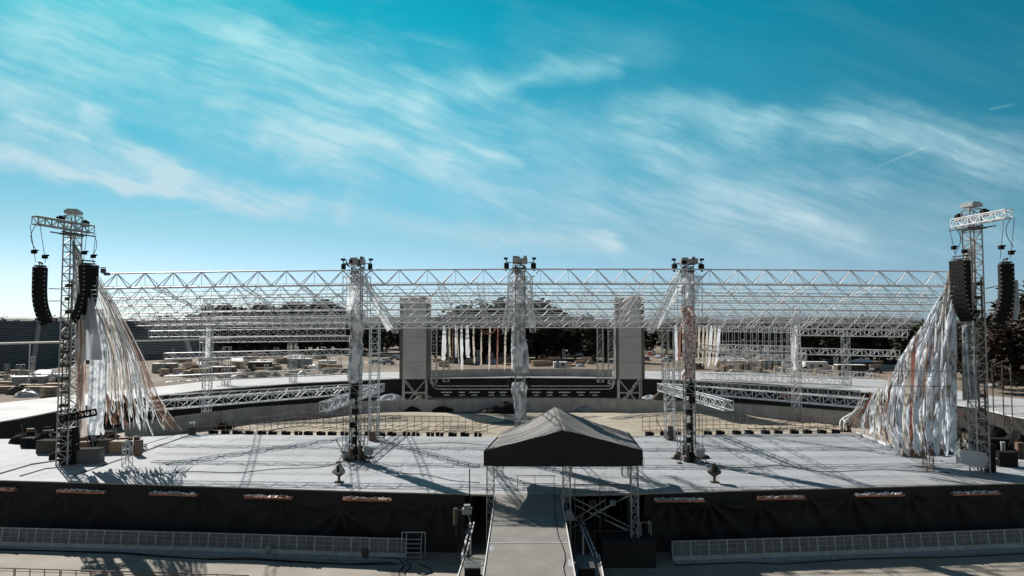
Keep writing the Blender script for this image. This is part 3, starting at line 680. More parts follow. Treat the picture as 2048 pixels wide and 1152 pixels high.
for (px0, py0, px1, py1, d, lb) in [(330, 712, 700, 704, 105, 'far lattice beam above the left site clutter'), (330, 758, 700, 742, 100, 'lattice beam lying over the far left deck edge'), (300, 668, 690, 664, 95, 'lattice beam just under the roof at left, before the grandstand'),
        (430, 640, 690, 638, 98, 'upper far lattice beam in front of the distant woods'), (400, 680, 700, 677, 118, 'lower white edged far lattice beam by the grey grandstand'), (430, 650, 690, 651, 108, 'middle far lattice beam in front of the distant woods'),
        (1590, 702, 1795, 707, 95, 'far lattice beam at right below the dark opening'), (1585, 664, 1810, 668, 92, 'far lattice beam at right above the dark opening'), (1400, 693, 1590, 698, 112, 'far lattice beam right of the red wrapped tower'), (1440, 712, 1590, 716, 105, 'lower far lattice beam right of the red wrapped tower'),
        (1560, 742, 1750, 752, 98, 'lattice beam lying along the far right deck'), (1400, 752, 1700, 764, 96, 'second lattice beam resting on the far right deck'), (1050, 649, 1230, 651, 112, 'far lattice beam between centre tower and right screen'), (865, 651, 1030, 650, 112, 'far lattice beam holding the row of pale streamers'), (1290, 655, 1580, 660, 108, 'far lattice beam behind the red wrapped tower')]:
    lat(px0, py0, d, px1, py1, d + 3, lb, w=.9, seg=1.3, rc=.055, rb=.035)
# back towers and posts
def tower_xy(px, d, z0, z1, lb, w=.8, m=None, name='lattice_tower', cat='tower', grp='slim lattice towers', rc=.045, rb=.026, seg=.9):
    c = P(px, 640, d); a = Vector((c.x, d, z0)); b = Vector((c.x, d, z1))
    return truss_thing(name, lb, cat, a, b, m, grp, w=w, nseg=max(3, int((z1 - z0) / seg)), rc=rc, rb=rb, sides=4)
tower_xy(750, 61.5, DECK, 14.3, 'slim pale lattice tower at the rear deck edge, behind the left wrapped tower')
tower_xy(1337, 61.5, DECK, 10.0, 'slim pale lattice tower at the rear deck edge, left of the red wrapped tower')
for px, d, z0, z1, lb in ((417, 98, 0, 17.5, 'slender lattice mast standing before the far grandstand'), (1590, 98, 0, 16.5, 'slender lattice mast right of the far streamers'), (1690, 112, 0, 12.5, 'far lattice mast in the right scaffold bay'),
                      (868, 116, DECK, 14.2, 'far lattice mast next to the left grey screen'), (893, 119, DECK, 13.5, 'second far lattice mast right of the left grey screen'), (1200, 118, DECK, 13.8, 'far lattice mast left of the right grey screen'), (1222, 115, DECK, 14.4, 'far lattice mast touching the right grey screen'),
                      (1330, 112, DECK, 13, 'far lattice mast right of the right grey screen'), (1352, 115, DECK, 13, 'second far lattice mast beside the red wrapped tower'), (455, 112, 0, 10, 'short far mast in front of the blue grey stand'), (588, 118, 0, 11, 'short far mast near the end of the grandstand')):
    tower_xy(px, d, z0, z1, lb, w=1.0, m=M['alu_dark'] if d > 110 else M['alu'], rc=.06, rb=.035, seg=1.2)
# scaffold bay, far right
c0, c1 = P(1440, 640, 118).x, P(1585, 640, 118).x; t = thing('scaffold_bay', 'wide far scaffold of thin uprights and ledgers behind the right masts', 'scaffold', (c0, 118, 0))
mb = MB()
for k in range(13): x = lerp(c0, c1, k / 12); [mb.tube((x, 118 + j * 2, 0), (x, 118 + j * 2, 13), .05) for j in (0, 1)]
build('upright', mb, M['alu_dark'], t); mb = MB()
for k in range(7): z = 1 + k * 1.95; [mb.tube((c0, 118 + j * 2, z), (c1, 118 + j * 2, z), .045) for j in (0, 1)]
build('ledger', mb, M['alu_dark'], t)
mb = MB()
for k in range(6): mb.tube((lerp(c0, c1, k / 6), 118, 1), (lerp(c0, c1, (k + 1) / 6), 118, 6), .035)
build('brace', mb, M['alu_dark'], t)

# ------------------------------------------------------------------ middle towers
def crumple_column(root, cx, cy, z0, z1, r, m, amp=.16, name='foil_wrap', seed=0, squash=1.0, holes=False):
    mb = MB()
    def fn(a, b):
        z = lerp(z0, z1, b); an = a * 2 * math.pi; cs, sn = math.cos(an), math.sin(an)
        n1 = mnoise.noise(Vector((cs * 1.4, sn * 1.4, z * .9 + seed))); n2 = mnoise.noise(Vector((cs * 3.0 + 7, sn * 3.0, z * 2.2 + seed))) + .5 * abs(mnoise.noise(Vector((cs * 6 + 7, sn * 6, z * 5 + seed))))
        rr = r * (1 + .16 * math.sin(z * 1.3 + seed)) + amp * 1.3 * n1 + amp * .9 * n2
        ox = .16 * math.sin(z * .9 + seed) * (r / .45) * .6
        return Vector((cx + ox + rr * cs, cy + rr * sn * squash, z))
    mb.grid(fn, 40, max(8, int((z1 - z0) * 9))); return build(name, mb, m, root, True)
def ragged_sheet(root, corners, m, nu=14, nv=30, amp=.3, seed=0, name='plastic_sheet', fk=4.0):
    tl, tr_, br_, bl = corners; mb = MB()
    def fn(a, b):
        p = tl.lerp(tr_, a).lerp(bl.lerp(br_, a), b)
        w = amp * mnoise.noise(Vector((a * fk + seed, b * 1.3, seed))) + amp * .5 * mnoise.noise(Vector((a * fk * 2.5, b * 4 + seed, 3)))
        return p + Vector((w * .4, -w, .25 * amp * mnoise.noise(Vector((a * 6, b * 6, seed + 9)))))
    mb.grid(fn, nu, nv); return build(name, mb, m, root, True)
def mid_tower(px, basey, topy, lb, wrap, wy0, wy1, cage, seed):
    c = D(px, basey) if basey else Vector((P(px, 640, 51.8).x, 51.8, DECK))
    d = c.y; t = thing('wrapped_tower', lb, 'tower', c, 'lattice towers carrying the front roof truss')
    ztop = P(px, topy, d).z; zs = ztop - .6
    truss_parts(t, c, Vector((c.x, d, zs)), M['alu_dark'], w=.72, nseg=26, rc=.05, rb=.028, sides=4)
    # head
    mb = MB(); mb.box((c.x, d, ztop - .25), (1.15, .8, .42)); mb.box((c.x - .25, d, ztop), (.5, .5, .2)); mb.box((c.x + .4, d, ztop - .02), (.25, .6, .35)); mb.tube((c.x - 1.15, d, ztop - .35), (c.x + 1.15, d, ztop - .35), .045); hd = build('head_block', mb, M['alu_dark'], t)
    for s in (-1, 1):
        mb = MB(); x = c.x + s * 1.05; mb.box((x, d - .1, ztop - .62), (.34, .3, .42), .2); mb.tube((x, d - .1, ztop - .3), (x, d - .1, ztop - .1), .05); mb.box((x + s * .05, d - .1, ztop - .05), (.3, .2, .16)); mb.tube((x, d - .1, ztop - .85), (x + s * .06, d - .15, ztop - 1.0), .09, 6)
        build('lamp', mb, M['black'], t)
    for k in range(9):
        rr = random.Random(seed * 31 + k); c_ = Vector((c.x + rr.uniform(-.5, .5), d - .3, ztop - rr.uniform(0, 2.4))); mb = MB()
        mb.path([c_ + Vector((rr.uniform(-.45, .45), rr.uniform(-.3, .3), rr.uniform(-.5, .45))) for w in range(6)], .028); build('cable_tangle', mb, M['alu_dark'] if k % 2 else M['black'], t)
    for k in range(4):
        rr = random.Random(seed * 17 + k); mb = MB(); mb.box((c.x + rr.uniform(-.6, .6), d - rr.uniform(0, .4), ztop - rr.uniform(-.15, 1.0)), (rr.uniform(.2, .4), .3, rr.uniform(.15, .4)), rr.uniform(-.5, .5)); build('junction_box', mb, M[['grey', 'black', 'steel_dark', 'alu_dark'][k]], t)
    # outrigger cage round the truss crossing
    mb = MB(); zc = P(px, 570, d).z
    for s in (-1, 1):
        for yo in (-.6, .6):
            mb.tube((c.x + s * .36, d + yo * .6, ztop - .9), (c.x + s * .95, d + yo, zc + .6), .03); mb.tube((c.x + s * .95, d + yo, zc + .6), (c.x + s * .95, d + yo, zc - 2.6), .035)
        mb.tube((c.x + s * .95, d - .6, zc + .6), (c.x + s * .95, d + .6, zc + .6), .03); mb.tube((c.x + s * .95, d - .6, zc - 2.6), (c.x + s * .3, d - .3, zc - 3.4), .03)
    for z in (zc + .6, zc - .5, zc - 1.6, zc - 2.6): mb.tube((c.x - .95, d - .6, z), (c.x + .95, d - .6, z), .025); mb.tube((c.x - .95, d + .6, z), (c.x + .95, d + .6, z), .025)
    build('sleeve_block', mb, M['alu'], t)
    z0, z1 = P(px, wy1, d).z, P(px, wy0, d).z
    crumple_column(t, c.x, d, z0, z1, .48, wrap, .17, 'foil_wrap', seed)
    crumple_column(t, c.x, d, z1 + .1, ztop - 1.0, .30, M['plastic_thin'], .15, 'plastic_cover', seed + 3)
    # base outriggers and clutter
    if basey:
        mb = MB()
        for s in (-1, 1):
            for q in (-1, 1): mb.tube((c.x + s * .36, d + q * .36, DECK + 1.6), (c.x + s * 1.05, d + q * .9, DECK + .06), .035); mb.box((c.x + s * 1.05, d + q * .9, DECK + .05), (.35, .35, .06))
        build('outrigger', mb, M['steel_dark'], t)
        for s in (-.85, .85):
            mb = MB()
            for q in (-.5, .5): mb.tube((c.x + s, d + q, DECK), (c.x + s, d + q, DECK + 3.7), .022)
            for z in (1.2, 2.4, 3.7): mb.tube((c.x + s, d - .5, DECK + z), (c.x + s, d + .5, DECK + z), .02); mb.tube((c.x + s, d - .5, DECK + z), (c.x, d - .5, DECK + z), .02)
            build('guard_frame', mb, M['steel_dark'], t)
        mb = MB()
        for k in range(5):
            z = DECK + .5 + k * 1.05 + .3 * random.random(); mb.box((c.x + random.uniform(-.2, .2), d - .35, z), (random.uniform(.25, .5), .3, random.uniform(.25, .6)), random.uniform(-.4, .4))
        mb.tube((c.x + .1, d - .2, DECK), (c.x + .1, d - .2, z1 - 4), .10, 6); build('chain_hoist', mb, M['black'], t)
        crumple_column(t, c.x, d, DECK + 5.0, DECK + 6.0, .34, M['black'], .1, 'black_wrap', seed + 9)
    return t, c, ztop
tA, cA, zA = mid_tower(710, 920, 518, 'lattice tower wrapped in silver foil, left of the left grey screen', M['foil'], 622, 765, True, 1)
tB, cB, zB = mid_tower(1040, None, 516, 'centre lattice tower wrapped in silver foil behind the canopy', M['foil'], 608, 745, True, 5)
tC, cC, zC = mid_tower(1380, 922, 518, 'lattice tower wrapped in red and white printed plastic', M['redfoil'], 612, 758, True, 9)
crumple_column(tB, cB.x, cB.y, P(0, 835, 51.8).z, P(0, 765, 51.8).z, .42, M['foil'], .16, 'foil_wrap', 21)
mb = MB()
for s in (-1, 1):
    x = cB.x + s * .75; z = P(0, 760, 51.8).z; mb.path([Vector((x + .12 * math.cos(k), 51.6, z + .35 * math.sin(k * 1.1) - .2)) for k in range(9)], .05)
    mb.tube((cB.x, 51.6, z), (x, 51.6, z + .2), .06)
build('cable_loop', mb, M['black'], tB)
# plastic sheets blowing from the tower heads
def hang(px0, py0, px1, py1, px2, py2, px3, py3, d, lb, m, seed, amp=.35):
    q = [P(px0, py0, d), P(px1, py1, d), P(px2, py2, d + .8), P(px3, py3, d + .8)]
    t = thing('plastic_streamer', lb, 'plastic sheet', q[0]); ragged_sheet(t, q, m, 14, 30, amp, seed, 'sheet', 5); return t
hang(1362, 552, 1382, 545, 1322, 650, 1314, 660, 51.5, 'torn clear plastic flying left from the red wrapped tower head', M['plastic_thin'], 2)
hang(1372, 545, 1402, 552, 1392, 612, 1368, 616, 51.2, 'crumpled clear plastic around the red wrapped tower top', M['plastic_thin'], 4)
hang(718, 548, 732, 554, 786, 655, 774, 664, 51.5, 'torn clear plastic trailing right from the left wrapped tower', M['plastic_thin'], 6, .25)
hang(694, 552, 712, 548, 716, 618, 692, 622, 51.2, 'crumpled clear plastic around the left wrapped tower top', M['plastic_thin'], 8)
hang(1028, 550, 1055, 550, 1056, 612, 1026, 612, 51.2, 'crumpled clear plastic around the centre tower top', M['plastic_thin'], 11)
lat(722, 556, 52.5, 792, 662, 60, 'diagonal lattice brace going down right from left wrapped tower', w=.45, seg=.6, grp='diagonal braces at the tower tops', rc=.035, rb=.022)
lat(1358, 556, 52.5, 1300, 662, 60, 'diagonal lattice brace going down left from red wrapped tower', w=.45, seg=.6, grp='diagonal braces at the tower tops', rc=.035, rb=.022)
lat(1054, 560, 52.5, 1066, 660, 58, 'right diagonal lattice brace of the centre tower', w=.45, seg=.6, grp='diagonal braces at the tower tops', rc=.035, rb=.022)
lat(1026, 560, 52.5, 1010, 660, 58, 'left diagonal lattice brace of the centre tower', w=.45, seg=.6, grp='diagonal braces at the tower tops', rc=.035, rb=.022)
# bins on the towers
for px, py, lb in ((738, 902, 'grey metal bin hanging at the left wrapped tower base'), (1399, 905, 'grey box hanging at the red wrapped tower base')):
    c = P(px, py, 51); t = thing('hanging_bin', lb, 'bin', c); mb = MB()
    vs = [c + Vector((x * (.36 if z > 0 else .28), y * .28, z * .26)) for z in (-1, 1) for x, y in ((-1, -1), (1, -1), (1, 1), (-1, 1))]
    mb.add(vs, [(0, 3, 2, 1), (0, 1, 5, 4), (1, 2, 6, 5), (2, 3, 7, 6), (3, 0, 4, 7), (4, 5, 6, 7)]); build('body', mb, M['grey'], t)
    mb = MB(); mb.box(c + Vector((0, 0, .28)), (.8, .62, .05)); build('rim', mb, M['alu_dark'], t)
    mb = MB(); s = -1; mb.tube(c + Vector((-.35, 0, .2)), c + Vector((-.8, .2, .3)), .03); build('bracket', mb, M['black'], t)
# covered moving lights on the stage front
for px, py, lb, seed in ((678, 965, 'mottled covered lamp on a post, left on the stage front', 1), (1429, 965, 'brown covered lamp on a post, right on the stage front', 5)):
    c = D(px, py); t = thing('covered_lamp', lb, 'lamp', c)
    mb = MB(); mb.tube(c, c + Vector((0, 0, .55)), .09, 8); mb.box(c + Vector((0, 0, .04)), (.55, .4, .07)); build('post', mb, M['tan_brown'], t)
    mb = MB()
    def fn(a, b):
        an = a * 2 * math.pi; prof = [0.05, .22, .42, .46, .34, .2, .14, .02]; k = b * 7; i0 = min(6, int(k)); r = lerp(prof[i0], prof[i0 + 1], k - i0)
        r *= 1 + .22 * mnoise.noise(Vector((math.cos(an) * 1.5 + seed, math.sin(an) * 1.5, b * 3)))
        return c + Vector((r * math.cos(an), r * .7 * math.sin(an), .35 + b * .95))
    mb.grid(fn, 20, 18); build('cover', mb, M['wrapped'] if seed == 1 else M['tan_brown'], t, True)
    mb = MB(); mb.tube(c + Vector((0, -.3, .75)), c + Vector((0, -.34, 1.2)), .08, 6); build('yoke', mb, M['black'], t)

# ------------------------------------------------------------------ speaker towers
def line_array(root_label, topc, face, n, cw=1.25, cd=.75, ch=.31, curve=R(33), grp='black speaker arrays hanging from the side towers'):
    t = thing('speaker_array', root_label, 'speaker array', topc, grp)
    h = Vector((face[0], face[1], 0)).normalized(); side = Vector((-h.y, h.x, 0)); p = Vector(topc)
    for k in range(n):
        a = curve * max(0, (k - n * .25) / (n * .75)) ** 1.6; nrm = (h * math.cos(a) + Vector((0, 0, -1)) * math.sin(a)); dn = (Vector((0, 0, -1)) * math.cos(a) - h * math.sin(a))
        c = p + dn * ch / 2; q = Matrix((side, nrm, -dn)).transposed()
        mb = MB(); hx, hy, hz_ = cw / 2, cd / 2, ch / 2 * .95
        vs = [c + q @ Vector(v_) for v_ in ((-hx * .72, -hy, -hz_), (hx * .72, -hy, -hz_), (hx, hy, -hz_), (-hx, hy, -hz_), (-hx * .72, -hy, hz_), (hx * .72, -hy, hz_), (hx, hy, hz_), (-hx, hy, hz_))]
        mb.add(vs, [(0, 1, 2, 3), (7, 6, 5, 4), (4, 5, 1, 0), (5, 6, 2, 1), (6, 7, 3, 2), (7, 4, 0, 3)])
        cab = build('cabinet', mb, M['speaker'], t)
        for sx_ in (-1, 1):
            mb = MB(); mb.box(c + q @ Vector((sx_ * (hx - .02), hy - .08, hz_)), (.16, .05, .05), mtx=q); build('rigging_pin', mb, M['alu'], cab)
            mb = MB(); mb.box(c + q @ Vector((sx_ * hx * .74, -hy + .05, hz_)), (.12, .05, .05), mtx=q); build('rigging_pin', mb, M['alu'], cab)
        p = p + dn * ch
    tc_ = Vector(topc); mb = MB()
    mb.box(tc_ + Vector((0, 0, .32)), (cw * 1.0, .14, .09), math.atan2(side.y, side.x)); mb.box(tc_ + Vector((0, 0, .10)), (cw * .8, .6, .08), math.atan2(side.y, side.x))
    for s in (-1, 1): mb.tube(tc_ + side * s * .45 + Vector((0, 0, .1)), tc_ + side * s * .5 + Vector((0, 0, .32)), .03)
    build('rigging_frame', mb, M['steel_dark'], t); return t
def speaker_tower(px, basey, beamL, beamR, capy, lb, s):
    c = D(px, basey); d = c.y; t = thing('speaker_tower', lb, 'tower', c, 'tall speaker towers at both ends of the stage')
    aL, aR = beamL, beamR; zc = (aL.z + aR.z) / 2; ztop = P(px, capy, d).z
    truss_parts(t, c, Vector((c.x, d, ztop - .4)), M['alu_dark'], w=.85, nseg=34, rc=.055, rb=.03, sides=4)
    ch, br = truss_geo(aL, aR, w=.55, nseg=9, rc=.05, rb=.03, sides=4); mb = MB()
    for q in ch + [br]: mb.add(q.v, q.f)
    build('top_beam', mb, M['alu'] if s > 0 else M['alu_dark'], t)
    mb = MB(); dirv = (aR - aL).normalized(); sd_ = Vector((-dirv.y, dirv.x, 0)).normalized()
    for k in (-.55, .55): mb.tube(Vector((c.x, d, zc - .4)) + sd_ * k - dirv * 1.4, Vector((c.x, d, zc - .4)) + sd_ * k + dirv * 1.4, .06)
    mb.box((c.x, d, zc - .42), (1.3, 1.3, .12)); build('platform', mb, M['steel_dark'], t)
    mb = MB(); mb.box((c.x, d, ztop - .12), (1.0, 1.0, .25), .3); mb.box((c.x, d, ztop + .06), (.7, .9, .1), .3); build('cap', mb, M['alu_dark'], t)
    for k in (-1, 1):
        mb = MB(); m0 = Vector((c.x, d, zc + .55)) + dirv * k * 1.05; mb.box(m0, (.42, .42, .42)); mb.tube(m0 - Vector((0, 0, .2)), m0 + Vector((0, 0, .3)), .14, 8); build('winch', mb, M['black'], t)
    mb = MB()
    for k in range(12): mb.box((c.x + .12 * (k % 2), d - .4, DECK + 2.5 + k * 1.0), (.2 + .3 * random.random(), .3, .25), .2)
    mb.tube((c.x + .3, d - .35, DECK), (c.x + .3, d - .35, zc - 4), .07); mb.tube((c.x - .2, d - .4, DECK), (c.x - .2, d - .4, zc - 8), .05); build('cable_run', mb, M['tan_brown'], t)
    return t, c
# left tower
bl0, bl1 = P(70, 440, 46.4), P(183, 459, 50.8)
tL, cL = speaker_tower(131, 930, bl0, bl1, 422, 'tall lattice speaker tower with cross beam at the left stage end', -1)
arr1 = P(81, 535, 46.6); line_array('outer speaker array left of the left tower', arr1, (-.9, -.45), 13)
arr2 = P(176, 530, 50.4); line_array('inner speaker array right of the left tower', arr2, (1, -.3), 14, cw=1.15, cd=.85, curve=R(44))
br0, br1 = P(1908, 447, 48.4), P(2018, 427, 44.2)
tR, cR = speaker_tower(1960, 945, br0, br1, 408, 'tall lattice speaker tower with bright cross beam at right stage end', 1)
arr3 = P(1921, 521, 48.2); line_array('inner speaker array left of the right tower', arr3, (-1, -.3), 14, cw=1.15, cd=.85, curve=R(44))
arr4 = P(2011, 528, 44.6); line_array('outer speaker array right of the right tower', arr4, (.9, -.45), 14, cw=1.15, ch=.29)
k = 0
for (top, arr, nm) in ((bl0, arr1, 'outer array of the left tower'), (bl1, arr2, 'inner array of the left tower'), (br0, arr3, 'inner array of the right tower'), (br1, arr4, 'outer array of the right tower')):
    t = thing('chain_hoist', f'thin chains and motors holding up the {nm}', 'hoist', top, 'chains holding up the speaker arrays')
    for s in (-.35, .35):
        mb = MB(); mb.tube(top + Vector((s, 0, -.3)), arr + Vector((s, 0, .35)), .02); build('chain', mb, M['steel_dark'], t)
        mb = MB(); m0 = (top + Vector((s, 0, -.3))).lerp(arr + Vector((s, 0, .35)), .72 if s < 0 else .85); mb.box(m0, (.28, .24, .26)); mb.box(m0 + Vector((.12, 0, .1)), (.3, .16, .1)); build('motor', mb, M['black'], t)
    mb = MB(); mb.path([top + Vector((.1 + .35 * math.sin(q * .5) * (-1 if nm.startswith('outer') else 1), 0, -.3 - q * .28)) for q in range(8)], .022); build('cable', mb, M['black'], t)
# tie struts between tower and arrays
for (a, b, lb) in ((P(98, 577, 47), P(120, 578, 48.4), 'upper thin strut from left tower to outer array'), (P(98, 602, 47), P(124, 602, 48.4), 'lower thin strut from left tower to outer array'), (P(1972, 577, 48), P(1996, 572, 45.5), 'upper thin strut from right tower to outer array'), (P(1972, 606, 48), P(1992, 604, 45.5), 'lower thin strut from right tower to outer array'),
                   (P(186, 535, 50), P(212, 535, 50.5), 'short arm with a small lamp beside the inner left array')):
    mb = MB(); mb.tube(a, b, .04)
    if 'lamp' in lb: mb.box(b + Vector((-.2, 0, -.25)), (.28, .25, .35)); mb.box(b + Vector((.1, 0, -.5)), (.35, .2, .2))
    tag(build('strut', mb, M['steel_dark'], loc=a), lb, 'strut')

# sails behind the speaker towers
def sail(outline_l, outline_r, d, m, lb, amp=.18, name='fabric_sail', n=30, ripples=5):
    mb = MB(); ys = [p[1] for p in outline_l]; y0, y1 = min(ys), max(ys)
    fl = [(p[1], p[0]) for p in outline_l]; fr = [(p[1], p[0]) for p in outline_r]
    def fn(a, b):
        py = lerp(y0, y1, b); px = lerp(interp(fl, py), interp(fr, py), a)
        w = amp * math.sin(a * ripples * math.pi + 1.5 * mnoise.noise(Vector((b * 3, a, 1)))) + amp * .8 * mnoise.noise(Vector((a * 4, b * 5, d)))
        return P(px, py, d + w)
    t = thing(name, lb, 'fabric', P(interp(fl, y1), y1, d)); mb.grid(fn, 24, n); build('sheet', mb, m, t, True); return t
sail([(144, 480), (146, 560), (150, 660), (150, 720)], [(145, 480), (162, 505), (188, 600), (205, 720)], 50.2, M['sail'], 'pale grey triangular sail behind the left speaker tower')
sail([(182, 618), (180, 700), (176, 800), (170, 870)], [(208, 618), (214, 700), (212, 800), (200, 868)], 50.8, M['banner'], 'blue grey printed banner hanging at the left tower', .2)
sail([(153, 640), (150, 720), (152, 800), (160, 872)], [(172, 640), (172, 720), (170, 800), (176, 872)], 49.8, M['banner_red'], 'white and rust red banner hanging beside the left tower', .2)
sail([(1951, 478), (1930, 505), (1925, 560), (1922, 640), (1925, 800)], [(1953, 478), (1952, 505), (1950, 560), (1950, 640), (1955, 800)], 49.2, M['sailtan'], 'tan fabric sail left of the right speaker tower')
sail([(1924, 650), (1926, 720), (1930, 770), (1935, 800)], [(1951, 650), (1955, 720), (1958, 770), (1958, 800)], 48.6, M['banner'], 'grey white printed banner strip beside the right tower', .2)
sail([(2030, 560), (2028, 620), (2026, 640)], [(2036, 560), (2040, 620), (2034, 640)], 47, M['sail'], 'narrow pale cloth behind the outer right array', .05)
sail([(1896, 540), (1888, 580), (1880, 640), (1885, 720)], [(1906, 535), (1908, 580), (1909, 640), (1909, 720)], 50.4, M['sailtan'], 'brownish cloth edge behind the inner right array', .1)

# streamer fans
def ribbon(mb, pts, w, twist=0.0, seed=0):
    n = len(pts); vs = []; fs = []
    for i, p in enumerate(pts):
        a = twist * i + seed; q = i / (n - 1); tp = min(1, .25 + 3.5 * q, .15 + 6 * (1 - q)) * (1 + .45 * mnoise.noise(Vector((i * .45, seed * 1.7, 0))))
        o = Vector((math.cos(a), math.sin(a) * .6, 0)) * w / 2 * tp; p = p + Vector((.06 * mnoise.noise(Vector((i * .6, seed, 4))), .05 * mnoise.noise(Vector((i * .6, seed, 8))), 0))
        vs += [p - o, p + o]
    for i in range(n - 1): fs.append((2 * i, 2 * i + 1, 2 * i + 3, 2 * i + 2))
    mb.add(vs, fs)
def curve_pts(ctrl, n):
    out = []
    for k in range(n + 1):
        t = k / n * (len(ctrl) - 1); i = min(len(ctrl) - 2, int(t)); f = t - i; p0 = ctrl[max(0, i - 1)]; p1 = ctrl[i]; p2 = ctrl[i + 1]; p3 = ctrl[min(len(ctrl) - 1, i + 2)]
        out.append(.5 * ((2 * p1) + (p2 - p0) * f + (2 * p0 - 5 * p1 + 4 * p2 - p3) * f * f + (3 * p1 - p0 - 3 * p2 + p3) * f * f * f))
    return out
fan = thing('streamer_fan', 'fan of white, cream and red straps falling from the left tower to the deck', 'streamers', D(300, 868))
cols = ['plastic', 'tarp_beige', 'strap_brown', 'plastic', 'sail', 'plastic_thin', 'plastic', 'tarp_beige', 'plastic_thin']
for k in range(82):
    t_ = (k + random.random() * .8) / 82
    top = P(190 + 10 * t_, 546 + 90 * (1 - t_) * random.random() + 6, 50.5)
    mid = P(205 + 78 * t_ ** .8, 705 + random.uniform(-8, 8), 51.2 + random.uniform(-.4, .4))
    low = P(208 + 112 * t_ + random.uniform(-5, 5), 795, 52 + random.uniform(-.5, .5))
    endy = random.uniform(780, 868) if t_ < .8 else 862
    bot = P(210 + 160 * t_ * (1 if t_ > .75 else .8) + random.uniform(-6, 6), endy, 53)
    m = M['strap_brown' if random.random() < .5 else 'strap_red'] if t_ > .8 and random.random() < .65 else M[random.choice(cols)]
    mb = MB(); ribbon(mb, curve_pts([top, mid, low, bot], 18), random.choice([.03, .04, .06, .10, .16]) if t_ < .8 else .05, .12, k); build('strand', mb, m, fan, True)
for k, (x, y0, y1, w, mm) in enumerate([(235, 640, 770, .35, 'plastic'), (245, 690, 860, .3, 'plastic'), (262, 690, 835, .3, 'plastic'), (278, 730, 862, .28, 'plastic'), (292, 770, 868, .3, 'plastic'), (305, 800, 872, .22, 'plastic'), (222, 730, 850, .3, 'banner_red'), (205, 770, 870, .35, 'plastic'), (328, 800, 862, .15, 'tarp_beige'), (215, 780, 868, .3, 'strap_brown'), (252, 790, 850, .4, 'strap_brown'), (230, 800, 850, .5, 'strap_brown')]):
    mb = MB(); ribbon(mb, curve_pts([P(x - 4, y0, 51.5), P(x + 3, lerp(y0, y1, .4), 51.6), P(x - 3, lerp(y0, y1, .75), 51.4), P(x + 2, y1, 51.8)], 16), w, .15, k * .7); build('strand', mb, M[mm], fan, True)
c = D(384, 868); t = thing('anchor_block', 'small dark anchor weight with pale box at the end of the left streamers', 'anchor', c)
mb = MB(); mb.box(c + Vector((0, 0, .35)), (.5, .5, .7)); mb.tube(c + Vector((0, 0, .6)), c + Vector((0, 0, 1.3)), .05); build('weight', mb, M['tan_brown'], t); mb = MB(); mb.box(c + Vector((0, 0, 1.05)), (.55, .2, .22)); build('box', mb, M['white'], t)
# right plastic curtain
cur = thing('plastic_curtain', 'huge folded white and rust streaked plastic curtain on the right stage end', 'plastic curtain', D(1870, 915))
oL = [(545, 1903), (575, 1892), (640, 1850), (720, 1797), (790, 1768), (850, 1765), (915, 1800)]; oR = [(545, 1912), (700, 1914), (915, 1914)]
mb = MB()
def cf(a, b):
    py = lerp(545, 905, b) + 8 * math.sin(a * 40) * (b > .97); px = lerp(interp(oL, py), interp(oR, py), a)
    f = .75 * mnoise.noise(Vector((a * 9 + b * 2, b * 2.2, 2))) + .45 * mnoise.noise(Vector((a * 20 - b * 5, b * 6, 5))) + .28 * mnoise.noise(Vector((a * 40 + b * 12, b * 22, 8))); px += 7 * mnoise.noise(Vector((a * 3, b * 9, 1))) * (1 - a)
    return P(px, py, 49.6 + 1.8 * (1 - a) + f)
mb.grid(cf, 130, 120); cm = mat('curtain_plastic', (.80, .86, .92), .30, 0, (.24, .18, .15), 1.3, .9, 3, stretch=(1.6, 1.6, .5), lo=.38, hi=.50, alpha=.9, detail=8, transl=.4)
build('sheet', mb, cm, cur, True)
for k in range(26):
    t_ = k / 26; x0 = lerp(1740, 1905, t_); y0 = interp([(1690, 860), (1740, 800), (1797, 720), (1850, 640), (1905, 570)], x0)
    y1 = interp([(1690, 860), (1830, 912), (1915, 912)], x0) - random.uniform(0, 14)
    mm = random.choice(['plastic', 'plastic', 'banner_red', 'tarp_beige', 'plastic', 'strap_red'])
    dz = 49.0 + random.uniform(-.2, .8); sw = random.uniform(-10, 10)
    mb = MB(); ribbon(mb, curve_pts([P(x0, y0, dz), P(x0 - 4 + sw * .3, lerp(y0, y1, .35), dz), P(x0 - 8 + sw, lerp(y0, y1, .7), dz - .2), P(x0 - 6, y1, dz)], 20), random.choice([.06, .1, .16, .3]), .3, k); build('strand', mb, M[mm], cur, True)
for k in range(22):
    x0 = lerp(1768, 1728, k / 16) + random.uniform(-6, 6); x1 = lerp(1800, 1700, k / 16); mm = random.choice(['plastic', 'strap_red', 'tarp_beige', 'plastic'])
    mb = MB(); ribbon(mb, curve_pts([P(x0 + 14, 770 + k, 52), P(x0, 800 + k, 52), P(lerp(x0, x1, .6) + random.uniform(-5, 5), 840, 52), P(x1 + 12, interp([(1690, 862), (1830, 912)], x1), 52)], 16), random.choice([.06, .12, .2]), .15, k); build('strand', mb, M[mm], cur, True)
mb = MB(); f0, f1 = [P(1768, 790, 50.2), P(1790, 860, 50)], None
